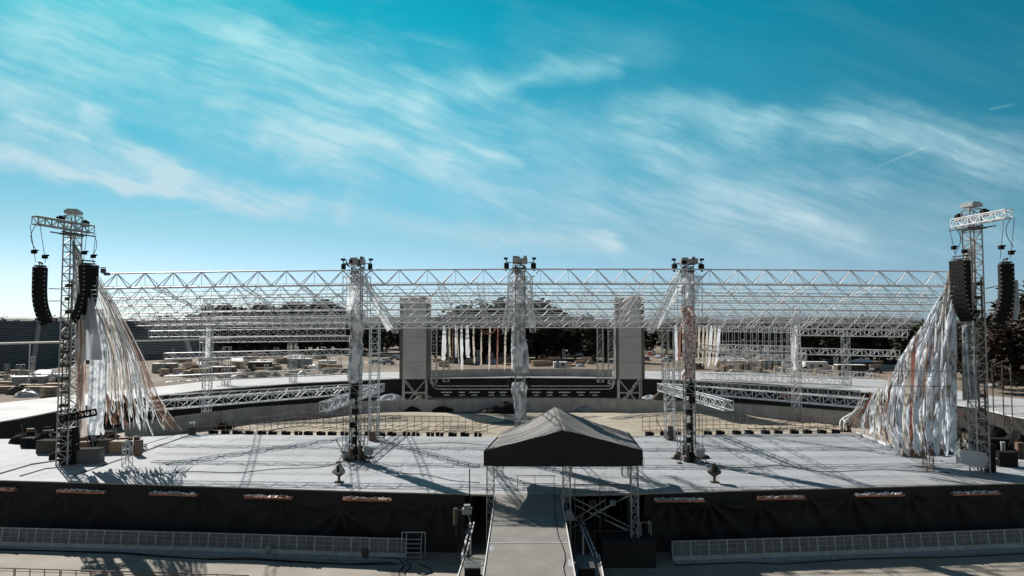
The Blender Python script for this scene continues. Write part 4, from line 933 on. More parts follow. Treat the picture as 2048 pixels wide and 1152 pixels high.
# white gathered hem lying on the deck
hem = [(1705, 866), (1730, 876), (1760, 888), (1790, 898), (1818, 908)]
for k in range(3): mb.path([D(*p) + Vector((0, .1 * k, .10 + .05 * k)) for p in hem], .13, 7)
tag(build('gathered_sheet', mb, M['plastic'], loc=D(1760, 888), smooth=True), 'rolled white plastic lying along the deck corner below the curtain', 'plastic sheet')
c = D(1693, 864); t = thing('anchor_block', 'small dark anchor weight with white box left of the right curtain', 'anchor', c)
mb = MB(); mb.box(c + Vector((0, 0, .35)), (.6, .5, .7)); mb.tube(c + Vector((0, 0, .6)), c + Vector((0, 0, 1.3)), .05); mb.box(c + Vector((-.3, 0, .15)), (.4, .4, .3), .5); build('weight', mb, M['tan_brown'], t); mb = MB(); mb.box(c + Vector((0, 0, 1.1)), (.5, .3, .3)); build('box', mb, M['white'], t)
# horizontal stage ropes through the curtain
for (a, b, lb) in (((1700, 742), (1900, 742), 'upper thin rope across the right curtain'), ((1780, 772), (1905, 773), 'lower thin rope across the right curtain')):
    mb = MB(); mb.tube(P(*a, 48.8), P(*b, 48.8), .03); tag(build('rope', mb, M['steel_dark']), lb, 'rope')

# ------------------------------------------------------------------ cases and heaps at tower feet
def case(px, py, w, dp, h, rot, m, lb, lid=True, dist=None, z=DECK):
    c = D(px, py) if dist is None else P(px, py, dist); c.z = z
    t = thing('flight_case', lb, 'case', c, 'cases and crates around the tower feet'); mb = MB(); mb.box(c + Vector((0, 0, h / 2 + .02)), (w, dp, h), rot); build('body', mb, M[m], t)
    mb = MB(); mb.box(c + Vector((0, 0, h + .05)), (w + .05, dp + .05, .06), rot); build('lid', mb, M['black'] if m != 'wood' else M['palewood'], t); mb = MB()
    for s in (-1, 1): mb.box(c + Matrix.Rotation(rot, 3, 'Z') @ Vector((s * (w / 2 + .02), 0, h * .55)), (.04, .25, .08), rot)
    build('handle', mb, M['alu_dark'], t); return t
case(139, 928, .95, .8, 2.7, .1, 'black', 'tall black cabinet standing at the left tower foot')
case(180, 925, 1.7, .9, 1.0, .12, 'screen_side', 'dark grey long case right of the tall black cabinet')
case(98, 905, 1.6, .9, .95, -.1, 'tan_brown', 'brown case left of the tall black cabinet')
case(65, 893, 1.5, .9, .7, -.05, 'black', 'black case furthest left on the deck')
case(212, 905, .9, .9, 1.0, .1, 'tan_brown', 'brown square crate behind the dark grey long case')
case(236, 905, 1.1, .8, .9, 0, 'wood', 'wooden crate at the foot of the left banners')
case(276, 911, .45, .45, 1.1, 0, 'rust', 'narrow rust coloured post box right of the banners')
case(210, 884, 1.6, .7, .9, -.1, 'rust', 'rust brown case behind the banners at left')
case(105, 885, 1.3, .7, .8, .05, 'black', 'black case behind the brown one at left')
case(1980, 944, .55, .5, 1.9, 0, 'black', 'narrow black cabinet at the right tower foot')
case(2012, 932, 1.3, .7, 1.0, -.1, 'black', 'black case right of the narrow black cabinet')
case(1995, 908, 1.5, .9, 1.2, -.1, 'black', 'large black case behind the right tower foot')
case(2050, 905, 1.7, .9, 1.1, 0, 'black', 'large black case at the right picture edge')
case(1850, 908, .9, .6, .5, .1, 'rust', 'rust coloured low case under the right curtain')
case(1880, 903, .8, .6, .8, .1, 'rust', 'rust coloured tall case under the right curtain')
case(1945, 898, 1.2, .8, 1.3, 0, 'tan_brown', 'brown crate heap left of the right tower foot')
def heap(px, py, w, h, m, lb, seed, z=None, name='covered_heap'):
    c = G(px, py, DECK if z is None else z); mb = MB()
    def fn(a, b):
        an = a * 2 * math.pi; r = math.sin((1 - b) * math.pi / 2) ** .6; n_ = 1 + .35 * mnoise.noise(Vector((math.cos(an) * 1.5, math.sin(an) * 1.5, seed + b * 2)))
        return c + Vector((w * r * n_ * math.cos(an), w * .6 * r * n_ * math.sin(an), max(0.0, h * b * (1 + .4 * mnoise.noise(Vector((math.cos(an) * 2, math.sin(an) * 2, seed)))))))
    mb.grid(fn, 20, 10); return tag(build(name, mb, M[m], loc=c, smooth=True), lb, 'heap')
heap(150, 900, 1.7, 1.5, 'black', 'big black cloth heap behind the tall cabinet', 31)
heap(95, 893, 1.8, 1.1, 'black', 'big black cloth heap over the brown case at left', 32)
heap(55, 885, 1.5, .9, 'black', 'black cloth heap at the far left case', 33)
heap(228, 897, 1.2, 1.1, 'black', 'black cloth heap on the wooden crates', 34)
heap(1990, 897, 2.0, 1.7, 'black', 'big black cloth heap behind the right tower', 35)
heap(2040, 905, 1.6, 1.5, 'black', 'black cloth heap at the right picture edge', 36)
heap(1965, 925, .8, 1.2, 'black', 'black bundle hugging the right tower foot', 37)
heap(1868, 905, 1.2, .9, 'tan_brown', 'dark brown heap under the curtain middle', 38)
heap(120, 918, .9, .8, 'black', 'black cloth heap leaning on the tall cabinet', 3)
heap(205, 892, 1.6, .9, 'black', 'black cloth heap spread behind the banners', 5)
heap(1930, 890, 1.1, 1.3, 'black', 'black cloth heap between curtain and right tower', 7)
heap(1960, 905, 1.3, 1.0, 'tan_brown', 'brown heap of covers at the right tower foot', 9)
heap(700, 921, .5, .35, 'tan_brown', 'small brown coil heap left of the left wrapped tower', 11)
heap(725, 917, .6, .25, 'black', 'black coil heap right of the left wrapped tower', 12)
heap(1358, 918, .5, .5, 'tan_brown', 'small brown coil heap left of the red wrapped tower', 13)
heap(1405, 916, .6, .3, 'black', 'black coil heap right of the red wrapped tower', 14)
heap(1820, 912, .7, .7, 'rust', 'rust coloured heap at the curtain foot', 15)
heap(1838, 915, .5, .5, 'tan_brown', 'small brown bundle at the curtain foot', 16)
heap(258, 908, .6, .5, 'tan_brown', 'brown rag heap between crates at left', 17)
mb = MB(); q = [P(1910, 897, 47.6), P(1972, 905, 46.9), P(1974, 938, 46.9), P(1912, 925, 47.6)]
t = thing('stretched_tarp', 'greyish wrinkled translucent tarp stretched left of the right tower foot', 'tarp', q[3]); ragged_sheet(t, q, M['sail'], 20, 12, .18, 4, 'sheet', 6)
mb = MB(); a, b = P(120, 838, 47.5), P(192, 824, 48.5); truss_thing('dark_beam', 'short dark beam sticking out right from the left tower', 'beam', a, b, M['black'], None, w=.4, nseg=6, rc=.06, rb=.04)
# ballast frame with lattice at 280,880
tower_xy(262, 50.5, DECK, 5.4, 'short stub of lattice standing on the deck among the left crates', w=.5, rc=.03, rb=.02, seg=.5, grp='short lattice stubs')
tower_xy(1848, 49, DECK, 5.6, 'short stub of lattice under the right curtain', w=.5, rc=.03, rb=.02, seg=.5, grp='short lattice stubs', m=M['rust'])
# guy cables on the deck left
for (a, b, lb) in (((276, 905), (384, 866), 'dark guy rope along the deck from the left crates'), ((140, 955), (384, 869), 'second guy rope along the deck at left')):
    mb = MB(); mb.tube(D(*a) + Vector((0, 0, .5 if a[0] > 200 else .04)), D(*b) + Vector((0, 0, .3 if a[0] > 200 else .04)), .03); tag(build('rope', mb, M['black']), lb, 'rope')
for pts, lb in (([(690, 922), (640, 935), (560, 938), (470, 946), (380, 944), (300, 952)], 'thin black cable snaking left over the deck from the left wrapped tower'), ([(1400, 924), (1470, 936), (1560, 932), (1650, 944), (1760, 940), (1900, 946)], 'thin black cable snaking right over the deck from the red wrapped tower'),
                ([(728, 922), (790, 945), (850, 950), (905, 962), (960, 966)], 'thin black cable running from the left wrapped tower to the canopy'), ([(752, 882), (800, 889), (900, 886), (985, 892)], 'thin cable along the rear deck left of the canopy')):
    mb = MB(); mb.path(curve_pts([D(*p) + Vector((0, 0, .03)) for p in pts], 30), .022); tag(build('deck_cable', mb, M['black']), lb, 'cable')
# folded tarp on the deck, far left
mb = MB(); q = [D(-60, 945), D(115, 912), D(120, 918), D(-60, 956)]
mb = MB(); mb.path([D(0, 948) + Vector((0, 0, .03)), D(60, 930) + Vector((0, 0, .05)), D(118, 921) + Vector((0, 0, .03))], .05); tag(build('vinyl_fold', mb, M['vinyl_far'], smooth=True), 'longer raised crease of pale vinyl on the left deck end', 'vinyl fold')
mb = MB(); mb.path([D(40, 953) + Vector((0, 0, .03)), D(90, 938) + Vector((0, 0, .04)), D(125, 935) + Vector((0, 0, .03))], .04)
tag(build('vinyl_fold', mb, M['vinyl_far'], smooth=True), 'shorter raised crease of pale vinyl on the left deck end', 'vinyl fold')

def cable_pile(px, py, w, n, lb, seed, mats_=('black', 'tan_brown', 'grey', 'rust')):
    rr = random.Random(seed); c = D(px, py); t = thing('equipment_pile', lb, 'equipment', c, 'tangled equipment at the tower feet')
    for k in range(n):
        mb = MB(); q = c + Vector((rr.uniform(-w, w), rr.uniform(-.5, .6), 0)); kind = rr.randrange(3)
        if kind == 0: mb.path([q + Vector((.35 * math.cos(a * 1.1), .25 * math.sin(a * 1.1), .06 + a * .035)) for a in range(11)], .04, 5); nm = 'cable_coil'
        elif kind == 1:
            h = rr.uniform(.3, 1.3); mb.box(q + Vector((0, 0, h / 2)), (rr.uniform(.25, .7), rr.uniform(.25, .6), h), rr.uniform(-.6, .6)); nm = 'box'
        else: mb.tube(q, q + Vector((rr.uniform(-1, 1), rr.uniform(-.4, .4), rr.uniform(.6, 2.0))), .045); nm = 'pole'
        build(nm, mb, M[rr.choice(mats_)], t)
cable_pile(160, 905, 2.2, 26, 'tangle of dark gear behind the left tower cases', 1)
cable_pile(250, 900, 1.3, 14, 'tangle of gear and coils below the left banners', 2)
cable_pile(75, 885, 1.4, 12, 'tangle of dark gear at the far left of the deck', 3)
cable_pile(1950, 905, 1.4, 22, 'tangle of dark gear between curtain and right tower', 4)
cable_pile(2005, 915, 1.8, 26, 'tangle of dark gear right of the right tower foot', 5)
cable_pile(1860, 905, 1.6, 20, 'tangle of rusty gear under the right curtain', 6, ('rust', 'tan_brown', 'strap_red', 'grey'))
cable_pile(712, 920, .9, 12, 'cable coils and boxes round the left wrapped tower foot', 7)
cable_pile(1382, 922, .9, 12, 'cable coils and boxes round the red wrapped tower foot', 8)
cable_pile(1335, 879, .5, 6, 'few dark pieces at the foot of the right slim tower', 9)
cable_pile(752, 880, .5, 6, 'few dark pieces at the foot of the left slim tower', 10)
# black weights along the rear deck edge
wt = None; j = 0
for px in list(range(425, 960, 24)) + list(range(1300, 1690, 29)) :
    j += 1; c = D(px + random.uniform(-3, 3), interp([(390, 867), (600, 870), (980, 873), (1290, 871), (1500, 868), (1700, 866)], px)); c += Vector((0, .35, 0))
    side = 'left' if px < 1000 else 'right'; lb = f'{ordn(j if px<1000 else j-23)} black weight from the left along the {side} rear deck edge'
    if wt is None:
        wt = thing('edge_weight', lb, 'weight', c, 'black weights along the rear deck edge'); mb = MB(); mb.box(c + Vector((-.2, 0, .08)), (.32, .5, .42)); mb.box(c + Vector((.2, 0, .05)), (.3, .5, .36)); build('body', mb, M['black'], wt)
        mb = MB(); mb.tube(c + Vector((-.25, -.1, .3)), c + Vector((.2, .1, .3)), .03); build('handle', mb, M['steel_dark'], wt)
    else: dup(wt, c, random.uniform(-.3, .3), lb)
# boards lying on the sand behind the deck
bd = None
for side, rng in (('left', range(560, 970, 8)), ('right', range(1300, 1700, 9))):
    for j, px in enumerate(rng):
        c = G(px + random.uniform(-3, 3), 856 + random.uniform(-3, 4)); ang = (R(60) if side == 'left' else R(120)) + random.uniform(-.1, .1)
        lb = f'{ordn(j + 1)} pale board from the left on the sand by the {side} barred fence'
        if bd is None:
            bd = thing('floor_board', lb, 'board', c, 'pale boards lying on the sand'); mb = MB(); mb.box(c + Vector((0, 0, .04)), (9, .42, .05)); build('plank', mb, M['palewood'], bd); bd.rotation_euler = (0, 0, ang)
        else: dup(bd, c, ang, lb, scale=(random.uniform(.5, 1.1), random.uniform(.5, 1.3), 1))

# ------------------------------------------------------------------ inner fences
def fence_run(pts, h, lb, name, m, post_m, step, mesh=True, z=0.0, rails=(1.0,), grp=None, pr=.03):
    ps = [G(*p, z) for p in pts]; t = thing(name, lb, 'fence', ps[0], grp)
    dense = []
    for a, b in zip(ps, ps[1:]):
        n = max(1, int((b - a).length / step))
        for k in range(n): dense.append(a.lerp(b, k / n))
    dense.append(ps[-1])
    if mesh:
        mb = MB()
        for a, b in zip(dense, dense[1:]):
            w = Vector((0, .04 * random.uniform(-1, 1), 0)); mb.add([a + w, b + w, b + Vector((0, 0, h)), a + Vector((0, 0, h))], [(0, 1, 2, 3)])
        build('mesh_panel', mb, m, t)
    for p in dense[:100]:
        mb = MB(); mb.tube(p + Vector((0, -.05, 0)), p + Vector((0, -.05, h + .03)), pr); build('post', mb, post_m, t)
    for r_ in rails:
        mb = MB(); mb.path([p + Vector((0, -.06, h * r_)) for p in dense], pr * .9, 4); build('rail', mb, post_m, t)
    return t
fence_run([(250, 880), (380, 860), (500, 843), (650, 832), (800, 826), (1000, 822), (1200, 822), (1300, 826), (1450, 833), (1600, 843), (1690, 852), (1900, 880)], 2.0, 'long curved grey mesh fence around the inner arena', 'mesh_fence', M['fence_mesh'], M['grey'], 2.2)
fence_run([(400, 874), (500, 868), (595, 852), (700, 859), (800, 861), (975, 864)], 1.9, 'brown barred fence left of the canopy, on the sand', 'bar_fence', None, M['rust'], .95, mesh=False, rails=(1.0, .66, .33, .05), pr=.042)
fence_run([(1285, 862), (1385, 860), (1480, 857), (1590, 860), (1700, 872)], 1.9, 'brown barred fence right of the canopy, on the sand', 'bar_fence', None, M['rust'], .95, mesh=False, rails=(1.0, .66, .33, .05), pr=.042)
fence_run([(855, 755), (1000, 752), (1130, 752), (1225, 754)], 1.4, 'low grey hoarding on the far stage behind the streamers', 'hoarding', M['fence_mesh'], M['grey'], 2.5, z=DECK)
fence_run([(870, 812), (1040, 810), (1290, 813)], 1.3, 'low dark grey wall before the far black skirt', 'hoarding', M['barrier_mesh'], M['steel_dark'], 2.5)
for px, py, w, h, m, lb, sd_ in ((445, 858, 1.2, .9, 'black', 'dark bush like heap by the left inner fence', 1), (825, 826, 1.5, .9, 'black', 'dark heap near the left screen foot', 2), (885, 825, 1.8, .9, 'black', 'dark heap before the mesh fence left of centre', 3), (1010, 825, 2.4, 1.5, 'black', 'large dark covered heap left of the centre tower', 4), (1170, 822, 1.5, .8, 'grey', 'grey heap right behind the canopy ridge', 5), (1230, 820, 1.8, .9, 'tan_brown', 'brown heap before the fence right of the canopy', 6), (975, 825, 1.6, .6, 'tan_brown', 'low brown heap left of the large dark one', 8),
    (785, 806, 2.6, 1.4, 'sail', 'heap of white sheeting under the left grey screen', 21), (850, 803, 1.8, 1.1, 'tan_brown', 'dark heap of covers right under the left screen', 22), (1300, 806, 2.2, 1.3, 'sail', 'grey sheeting heap right under the right screen', 23), (1330, 807, 2.2, 2.2, 'tan_brown', 'brown heap between right screen and slim tower', 24)):
    heap(px, py, w, h, m, lb, sd_ * 3.3, z=0)
# cable ramp mounds of sand
def mound(px, py, w, dp, h, lb, seed):
    c = G(px, py); mb = MB(); mb.grid(lambda a, b: c + Vector(((a - .5) * w, (b - .5) * dp, h * math.sin(a * math.pi) * math.sin(b * math.pi) * (1 + .4 * mnoise.noise(Vector((a * 5, b * 5, seed)))) + .001)), 20, 12)
    tag(build('sand_mound', mb, M['sand'], loc=c, smooth=True), lb, 'mound')
mound(835, 836, 26, 9, .7, 'broad low sand mound left of the canopy', 1); mound(1400, 836, 34, 9, .7, 'broad low sand mound right of the canopy', 2); mound(915, 856, 8, 3, .5, 'small sand hump beside the barred fence', 3)

# ------------------------------------------------------------------ far ring stage
inner = [(-300, 880), (0, 843), (200, 806), (400, 781), (600, 766), (800, 757), (1045, 755), (1290, 757), (1500, 765), (1700, 781), (1800, 792), (1950, 815), (2048, 836), (2350, 880)]
outer = [(2350, 810), (2048, 798), (1985, 792), (1850, 770), (1750, 757), (1500, 745), (1290, 742), (1045, 741), (800, 743), (600, 750), (400, 764), (330, 772), (150, 790), (0, 806), (-300, 830)]
fs_ = thing('ring_stage', 'far curved ring stage with white vinyl deck and black skirt', 'stage', D(1045, 750))
mb = MB(); mb.prism([D(*p) for p in inner] + [D(*p) for p in outer], .15); build('deck', mb, M['vinyl_far'], fs_)
mb = MB(); ip = curve_pts([D(*p) for p in inner], 260)
def sk(a, b):
    k = a * 260; i0 = min(259, int(k)); p = ip[i0].lerp(ip[i0 + 1], k - i0); return Vector((p.x, p.y - .05 + .25 * mnoise.noise(Vector((p.x * .7, b * 2, p.y * .7))) * min(1, 4 * b), lerp(DECK - .12, 0, b)))
mb.grid(sk, 260, 8); build('skirt', mb, M['black_cloth'], fs_, True)
mb = MB()
for a, b in zip(ip, ip[1:]): mb.tube(a + Vector((0, -.1, -.02)), b + Vector((0, -.1, -.02)), .08)
build('edge_trim', mb, M['white'], fs_)
rl = thing('tube_rail', 'pair of pale horizontal tubes along the far black skirt with rounded ends', 'railing', P(1045, 790, 112))
for z in (2.9, 2.35):
    mb = MB(); a, b = P(875, 780, 118).x, P(1218, 780, 118).x; mb.path([Vector((a - 1, 118, z + .9)), Vector((a - .6, 118, z + .25)), Vector((a, 118, z)), Vector((b, 118, z)), Vector((b + .6, 118, z + .25)), Vector((b + .9, 118, z + .9))], .07, 6); build('tube', mb, M['alu_dark'], rl)
for k in range(11):
    px = 890 + k * 30 + random.uniform(-5, 5); c = P(px, 786, 118.3); c.z = 1.75; mb = MB(); mb.box(c, (random.uniform(1.0, 2.0), .3, .12)); mb.box(c + Vector((0, 0, -.5)), (1.0, .25, .08)); mb.box(c + Vector((.1, .05, -.25)), (.1, .15, .5))
    tag(build('step_ledge', mb, M['alu_dark'], loc=c), f'{ordn(k+1)} small pale ledge from the left on the far black skirt', 'ledge', 'small ledges on the far black skirt')
# pale boxes on far left skirt
for k, (x0, x1, y) in enumerate([(540, 580, 782), (455, 500, 793), (1560, 1620, 795), (1880, 1960, 832)]):
    d = D((x0 + x1) / 2, interp(inner, (x0 + x1) / 2)).y - .4; a, b = P(x0, y, d), P(x1, y - 1, d); mb = MB(); mb.tube(a, b, .07); mb.tube(a + Vector((0, 0, .25)), b + Vector((0, .1, .2)), .04); tag(build('skirt_batten', mb, M['redwood'], loc=a), ['reddish batten on the far left skirt, nearer the left wrapped tower', 'reddish batten on the far left skirt, nearer the streamers', 'reddish batten on the far right skirt', 'reddish batten on the skirt right of the right tower'][k], 'batten')
# grey screens
def screen(x0, x1, ytop, lb):
    d = 112; a, b = P(x0, 757, d), P(x1, 757, d); zt = P(x0, ytop, d).z; zb = a.z; w = b.x - a.x; cx = (a.x + b.x) / 2
    t = thing('video_screen', lb, 'screen', (cx, d, 0), 'grey covered screens flanking the far stage')
    mb = MB(); mb.box((cx, d, (zt + zb) / 2), (w * .78, 1.6, zt - zb)); build('panel', mb, M['screen_grey'], t)
    for s in (-1, 1):
        mb = MB(); mb.box((cx + s * w * .445, d + .15, (zt + zb) / 2 - .1), (w * .10, 2.0, zt - zb - .1)); build('side_frame', mb, M['screen_side'], t)
    mb = MB(); mb.grid(lambda p, q: Vector((cx + (p - .5) * w * 1.02, d - 1.2 + q * 2.6, zt + .1 + .9 * math.sin(q * math.pi) * (1 + .5 * mnoise.noise(Vector((p * 4, q * 3, x0)))) + .2 * mnoise.noise(Vector((p * 9, q * 6, 2))))), 24, 10); build('top_cover', mb, M['tarp_beige'], t, True)
    mb = MB(); mb.box((cx, d + .1, zt - .55), (w * .86, 1.7, .5)); build('top_beam', mb, M['screen_side'], t)
    for s in (-1, 1):
        for q in (-.7, .7):
            mb = MB(); mb.tube((cx + s * w * .38, d + q, 0), (cx + s * w * .38, d + q, zb), .11, 6); build('leg', mb, M['alu_dark'], t)
    mb = MB()
    for q in (-.7, .7):
        for (z0, z1) in ((.1, zb - .1),):
            mb.tube((cx - w * .38, d + q, z0), (cx + w * .38, d + q, z1), .08); mb.tube((cx + w * .38, d + q, z0), (cx - w * .38, d + q, z1), .08)
        mb.tube((cx - w * .38, d + q, zb / 2), (cx + w * .38, d + q, zb / 2), .06)
    build('brace', mb, M['alu_dark'], t)
    for z in (.22, .55, .8): mb = MB(); mb.box((cx, d - .802, lerp(zb, zt, z)), (w * .78, .012, .05)); build('seam', mb, M['screen_side'], t)
screen(800, 860, 606, 'tall grey covered screen panel left of the far centre stage')
screen(1230, 1288, 606, 'tall grey covered screen panel right of the far centre stage')
# far hanging streamers
for k, (px, y1, w, mm, x2) in enumerate([(888, 722, .45, 'plastic', 887), (899, 712, .2, 'tarp_beige', 901), (911, 715, .22, 'plastic', 912), (923, 742, .3, 'plastic', 924), (934, 716, .42, 'plastic', 937), (947, 728, .2, 'tarp_beige', 949), (963, 740, .15, 'tarp_beige', 962), (980, 742, .2, 'tarp_beige', 978), (996, 742, .16, 'strap_red', 994), (1012, 742, .2, 'tarp_beige', 1009), (1025, 742, .2, 'plastic', 1024), (905, 735, .1, 'strap_brown', 906), (915, 740, .12, 'tarp_beige', 918),
        (1352, 722, .4, 'plastic', 1353), (1360, 722, .22, 'strap_red', 1358), (1407, 733, .25, 'tarp_beige', 1405), (1415, 733, .3, 'tarp_beige', 1410), (1423, 735, .4, 'plastic', 1416), (1430, 730, .3, 'tarp_beige', 1425), (1439, 732, .4, 'plastic', 1430), (1398, 730, .25, 'tarp_beige', 1397)]):
    side = 'left of the centre tower' if px < 1100 else 'around the red wrapped tower'
    nk = k + 1 if k < 11 else (k - 10 if px < 1100 else k - 12)
    lb = {True: f'{ordn(nk)} hanging pale far streamer from the left, {side}', False: f'thin extra far strand near the left screen, {"brown" if k==11 else "beige"}'}[not (k in (11, 12))]
    d = 111.5; mb = MB(); ribbon(mb, curve_pts([P(px, 650, d), P(px + (x2 - px) * .2 + random.uniform(-1, 1), 680, d), P(px + (x2 - px) * .6, 710, d), P(x2, y1, d)], 14), w * 1.6, .05, 0); tag(build('hanging_streamer', mb, M[mm], loc=P(px, 650, d), smooth=True), lb, 'streamer', 'pale streamers hanging over the far stage')
mb = MB(); c = P(977, 650, 111); mb.path([c + Vector((1.3 * math.cos(a * .2 - 2.9), 0, 1.5 * math.sin(a * .2 - 2.9))) for a in range(16)], .13, 6); tag(build('red_arc', mb, M['strap_red'], loc=c), 'orange red curved tube behind the far streamers', 'tube')
for px, y0, y1, d, lb in ((417, 655, 715, 97.2, 'white plastic tail blown on the far left mast'), (1590, 650, 740, 97.2, 'white plastic tail hanging on the far right mast')):
    t = thing('plastic_streamer', lb, 'plastic sheet', P(px, y1, d)); q = [P(px - 4, y0, d), P(px + 5, y0, d), P(px + 5, y1, d), P(px - 7, y1, d)]; ragged_sheet(t, q, M['plastic'], 8, 20, .6, px, 'sheet', 2)
# round pale rails of the far deck, right corner
t = thing('handrail', 'curved pale handrail at the far deck edge beside the red wrapped tower', 'railing', P(1350, 748, 100)); mb = MB(); mb.path([P(1330, 757, 100), P(1331, 742, 100), P(1338, 739, 100), P(1368, 739, 100)], .09, 6); build('tube', mb, M['alu'], t)

# ------------------------------------------------------------------ grandstand (left)
gs = thing('grandstand', 'long dark grandstand with stair aisles along the left horizon', 'grandstand', G(120, 727))
gb = [G(*p) for p in ((-420, 790), (-200, 768), (0, 745), (120, 730), (260, 722), (390, 716), (480, 707), (575, 700))]
gh = [14.3, 14.3, 14.2, 14.2, 13.8, 12.8, 8, 5.6]
nr = 20
def stand_pt(s, r):                            # s along, r row fraction
    k = s * (len(gb) - 1); i = min(len(gb) - 2, int(k)); f = k - i; p = gb[i].lerp(gb[i + 1], f); h = lerp(gh[i], gh[i + 1], f)
    out = Vector((-.35, 1, 0)).normalized(); return p + out * (r * h * 1.7), h
tread = MB(); riser = MB(); ns = 70
for r in range(nr):
    for s in range(ns):
        p0, h0 = stand_pt(s / ns, r / nr); p1, h1 = stand_pt((s + 1) / ns, r / nr); q0, _ = stand_pt(s / ns, (r + 1) / nr); q1, _ = stand_pt((s + 1) / ns, (r + 1) / nr)
        z00, z01 = 1.8 + (h0 - 1.8) * r / nr, 1.8 + (h0 - 1.8) * (r + 1) / nr; z10, z11 = 1.8 + (h1 - 1.8) * r / nr, 1.8 + (h1 - 1.8) * (r + 1) / nr
        riser.add([(p0.x, p0.y, z00), (p1.x, p1.y, z10), (p1.x, p1.y, z11 - .12), (p0.x, p0.y, z01 - .12)], [(0, 1, 2, 3)])
        tread.add([(p0.x, p0.y - .1, z01 - .2), (p1.x, p1.y - .1, z11 - .2), (p1.x, p1.y - .1, z11), (p0.x, p0.y - .1, z01), (q1.x, q1.y, z11), (q0.x, q0.y, z01)], [(0, 1, 2, 3), (3, 2, 4, 5)])
build('seat_row', tread, M['stand_riser'], gs); build('riser', riser, M['stand'], gs)
mb = MB()
for s in range(ns):
    p0, _ = stand_pt(s / ns, 0); p1, _ = stand_pt((s + 1) / ns, 0); mb.add([(p0.x, p0.y, 0), (p1.x, p1.y, 0), (p1.x, p1.y, 1.8), (p0.x, p0.y, 1.8)], [(0, 1, 2, 3)])
build('base_wall', mb, M['screen_side'], gs)
for s0, slip in ((.12, -.035), (.355, -.055), (.54, -.045), (.70, -.04), (.86, -.03)):
    mb = MB()
    for r in range(nr):
        s_ = s0 + slip * r / nr; p, h = stand_pt(s_, r / nr); q, _ = stand_pt(s_ + slip / nr, (r + 1) / nr); z0, z1 = 1.8 + (h - 1.8) * r / nr, 1.8 + (h - 1.8) * (r + 1) / nr
        w_ = Vector((1.5, 0, 0)); mb.add([Vector((p.x, p.y - .3, z0)) - w_, Vector((p.x, p.y - .3, z0)) + w_, Vector((p.x, p.y - .3, z1 + .05)) + w_, Vector((p.x, p.y - .3, z1 + .05)) - w_, Vector((q.x, q.y - .3, z1 + .05)) + w_, Vector((q.x, q.y - .3, z1 + .05)) - w_], [(0, 1, 2, 3), (3, 2, 4, 5)])
    build('stair_aisle', mb, M['stair'], gs)
mb = MB(); mb.path([Vector((stand_pt(s / 30, 1)[0].x, stand_pt(s / 30, 1)[0].y, stand_pt(s / 30, 1)[1] + .9)) for s in range(31)], .06); build('top_rail', mb, M['steel_dark'], gs)
mb = MB(); mb.tube(P(-300, 694, 140), P(132, 684, 140), .22, 6); mb.tube(P(210, 684, 140), P(460, 677, 160), .2, 6)
for px, py in ((-100, 690), (60, 687), (250, 683), (400, 679)): c = P(px, py, 141 if px < 140 else 146); mb.tube(c, (c.x, c.y, 0), .12)
tag(build('white_pipe_rail', mb, M['white']), 'long bright white pipe rail crossing before the grandstand', 'railing')

# ------------------------------------------------------------------ trees
def tree_mesh(seed, H, CW, n=420, leaf=.9):
    rnd = random.Random(seed); crown = MB(); trunk = MB(); trunk.tube((0, 0, 0), (0, 0, H * .45), .35, 7, .22); cl_ = []
    for k in range(13):
        a = rnd.uniform(0, 6.28); r = CW * rnd.uniform(.1, .62); z = H * rnd.uniform(.22, .86); cl_.append((Vector((r * math.cos(a), r * math.sin(a), z)), CW * rnd.uniform(.28, .5)))
        trunk.tube((0, 0, H * rnd.uniform(.2, .42)), cl_[-1][0], .14, 5, .04)
    for k in range(n):
        c, R_ = rnd.choice(cl_); d = Vector((rnd.gauss(0, 1), rnd.gauss(0, 1), rnd.gauss(0, .8))).normalized() * R_ * rnd.uniform(.55, 1.08); p = c + d
        if p.z < H * .04: p.z = H * rnd.uniform(.04, .12)
        q = Matrix.Rotation(rnd.uniform(0, 6.28), 3, 'Z') @ Matrix.Rotation(rnd.uniform(-1.2, 1.2), 3, 'X'); s = leaf * rnd.uniform(.5, 1.2)
        crown.add([p + q @ Vector(v_) for v_ in ((-s, -s * .5, 0), (s * .2, -s * .8, .2 * s), (s, s * .1, 0), (s * .1, s * .8, .15 * s), (-s * .8, s * .4, 0))], [(0, 1, 2, 3, 4)])
    return trunk, crown
protos = []
for k, (H, CW, lm) in enumerate([(14, 6.5, 'leaf'), (12, 7, 'leaf2'), (16, 6, 'leaf3'), (9, 5.5, 'leaf'), (18, 8, 'leaf3')]):
    tk, cr_ = tree_mesh(k + 3, H, CW, 1500 if k < 4 else 2600, .62 if k < 4 else .5); protos.append((tk, cr_, H, M[lm]))
tm = []
def mesh_of(mb, name, m):
    me = bpy.data.meshes.new(name); me.from_pydata(mb.v, [], mb.f); me.materials.append(m); me.update(); return me
for tk, cr_, H, lm in protos: tm.append((mesh_of(tk, 'trunk', M['bark']), mesh_of(cr_, 'crown', lm), H))
tcount = {}
def tree(px, d, topy, lb, grp, kind=None):
    k = kind if kind is not None else random.randrange(4); c = P(px, 640, d); zt = max(4, P(px, topy, d).z); s = zt / tm[k][2] / .98
    r = thing('tree', lb, 'tree', (c.x, d, 0), grp); r.rotation_euler = (0, 0, random.uniform(0, 6.28)); sx_ = max(s, .7) * random.uniform(.9, 1.25); r.scale = (sx_, sx_, s)
    for nm, me in (('trunk', tm[k][0]), ('crown', tm[k][1])):
        o = bpy.data.objects.new(nm, me); S.collection.objects.link(o); o.parent = r
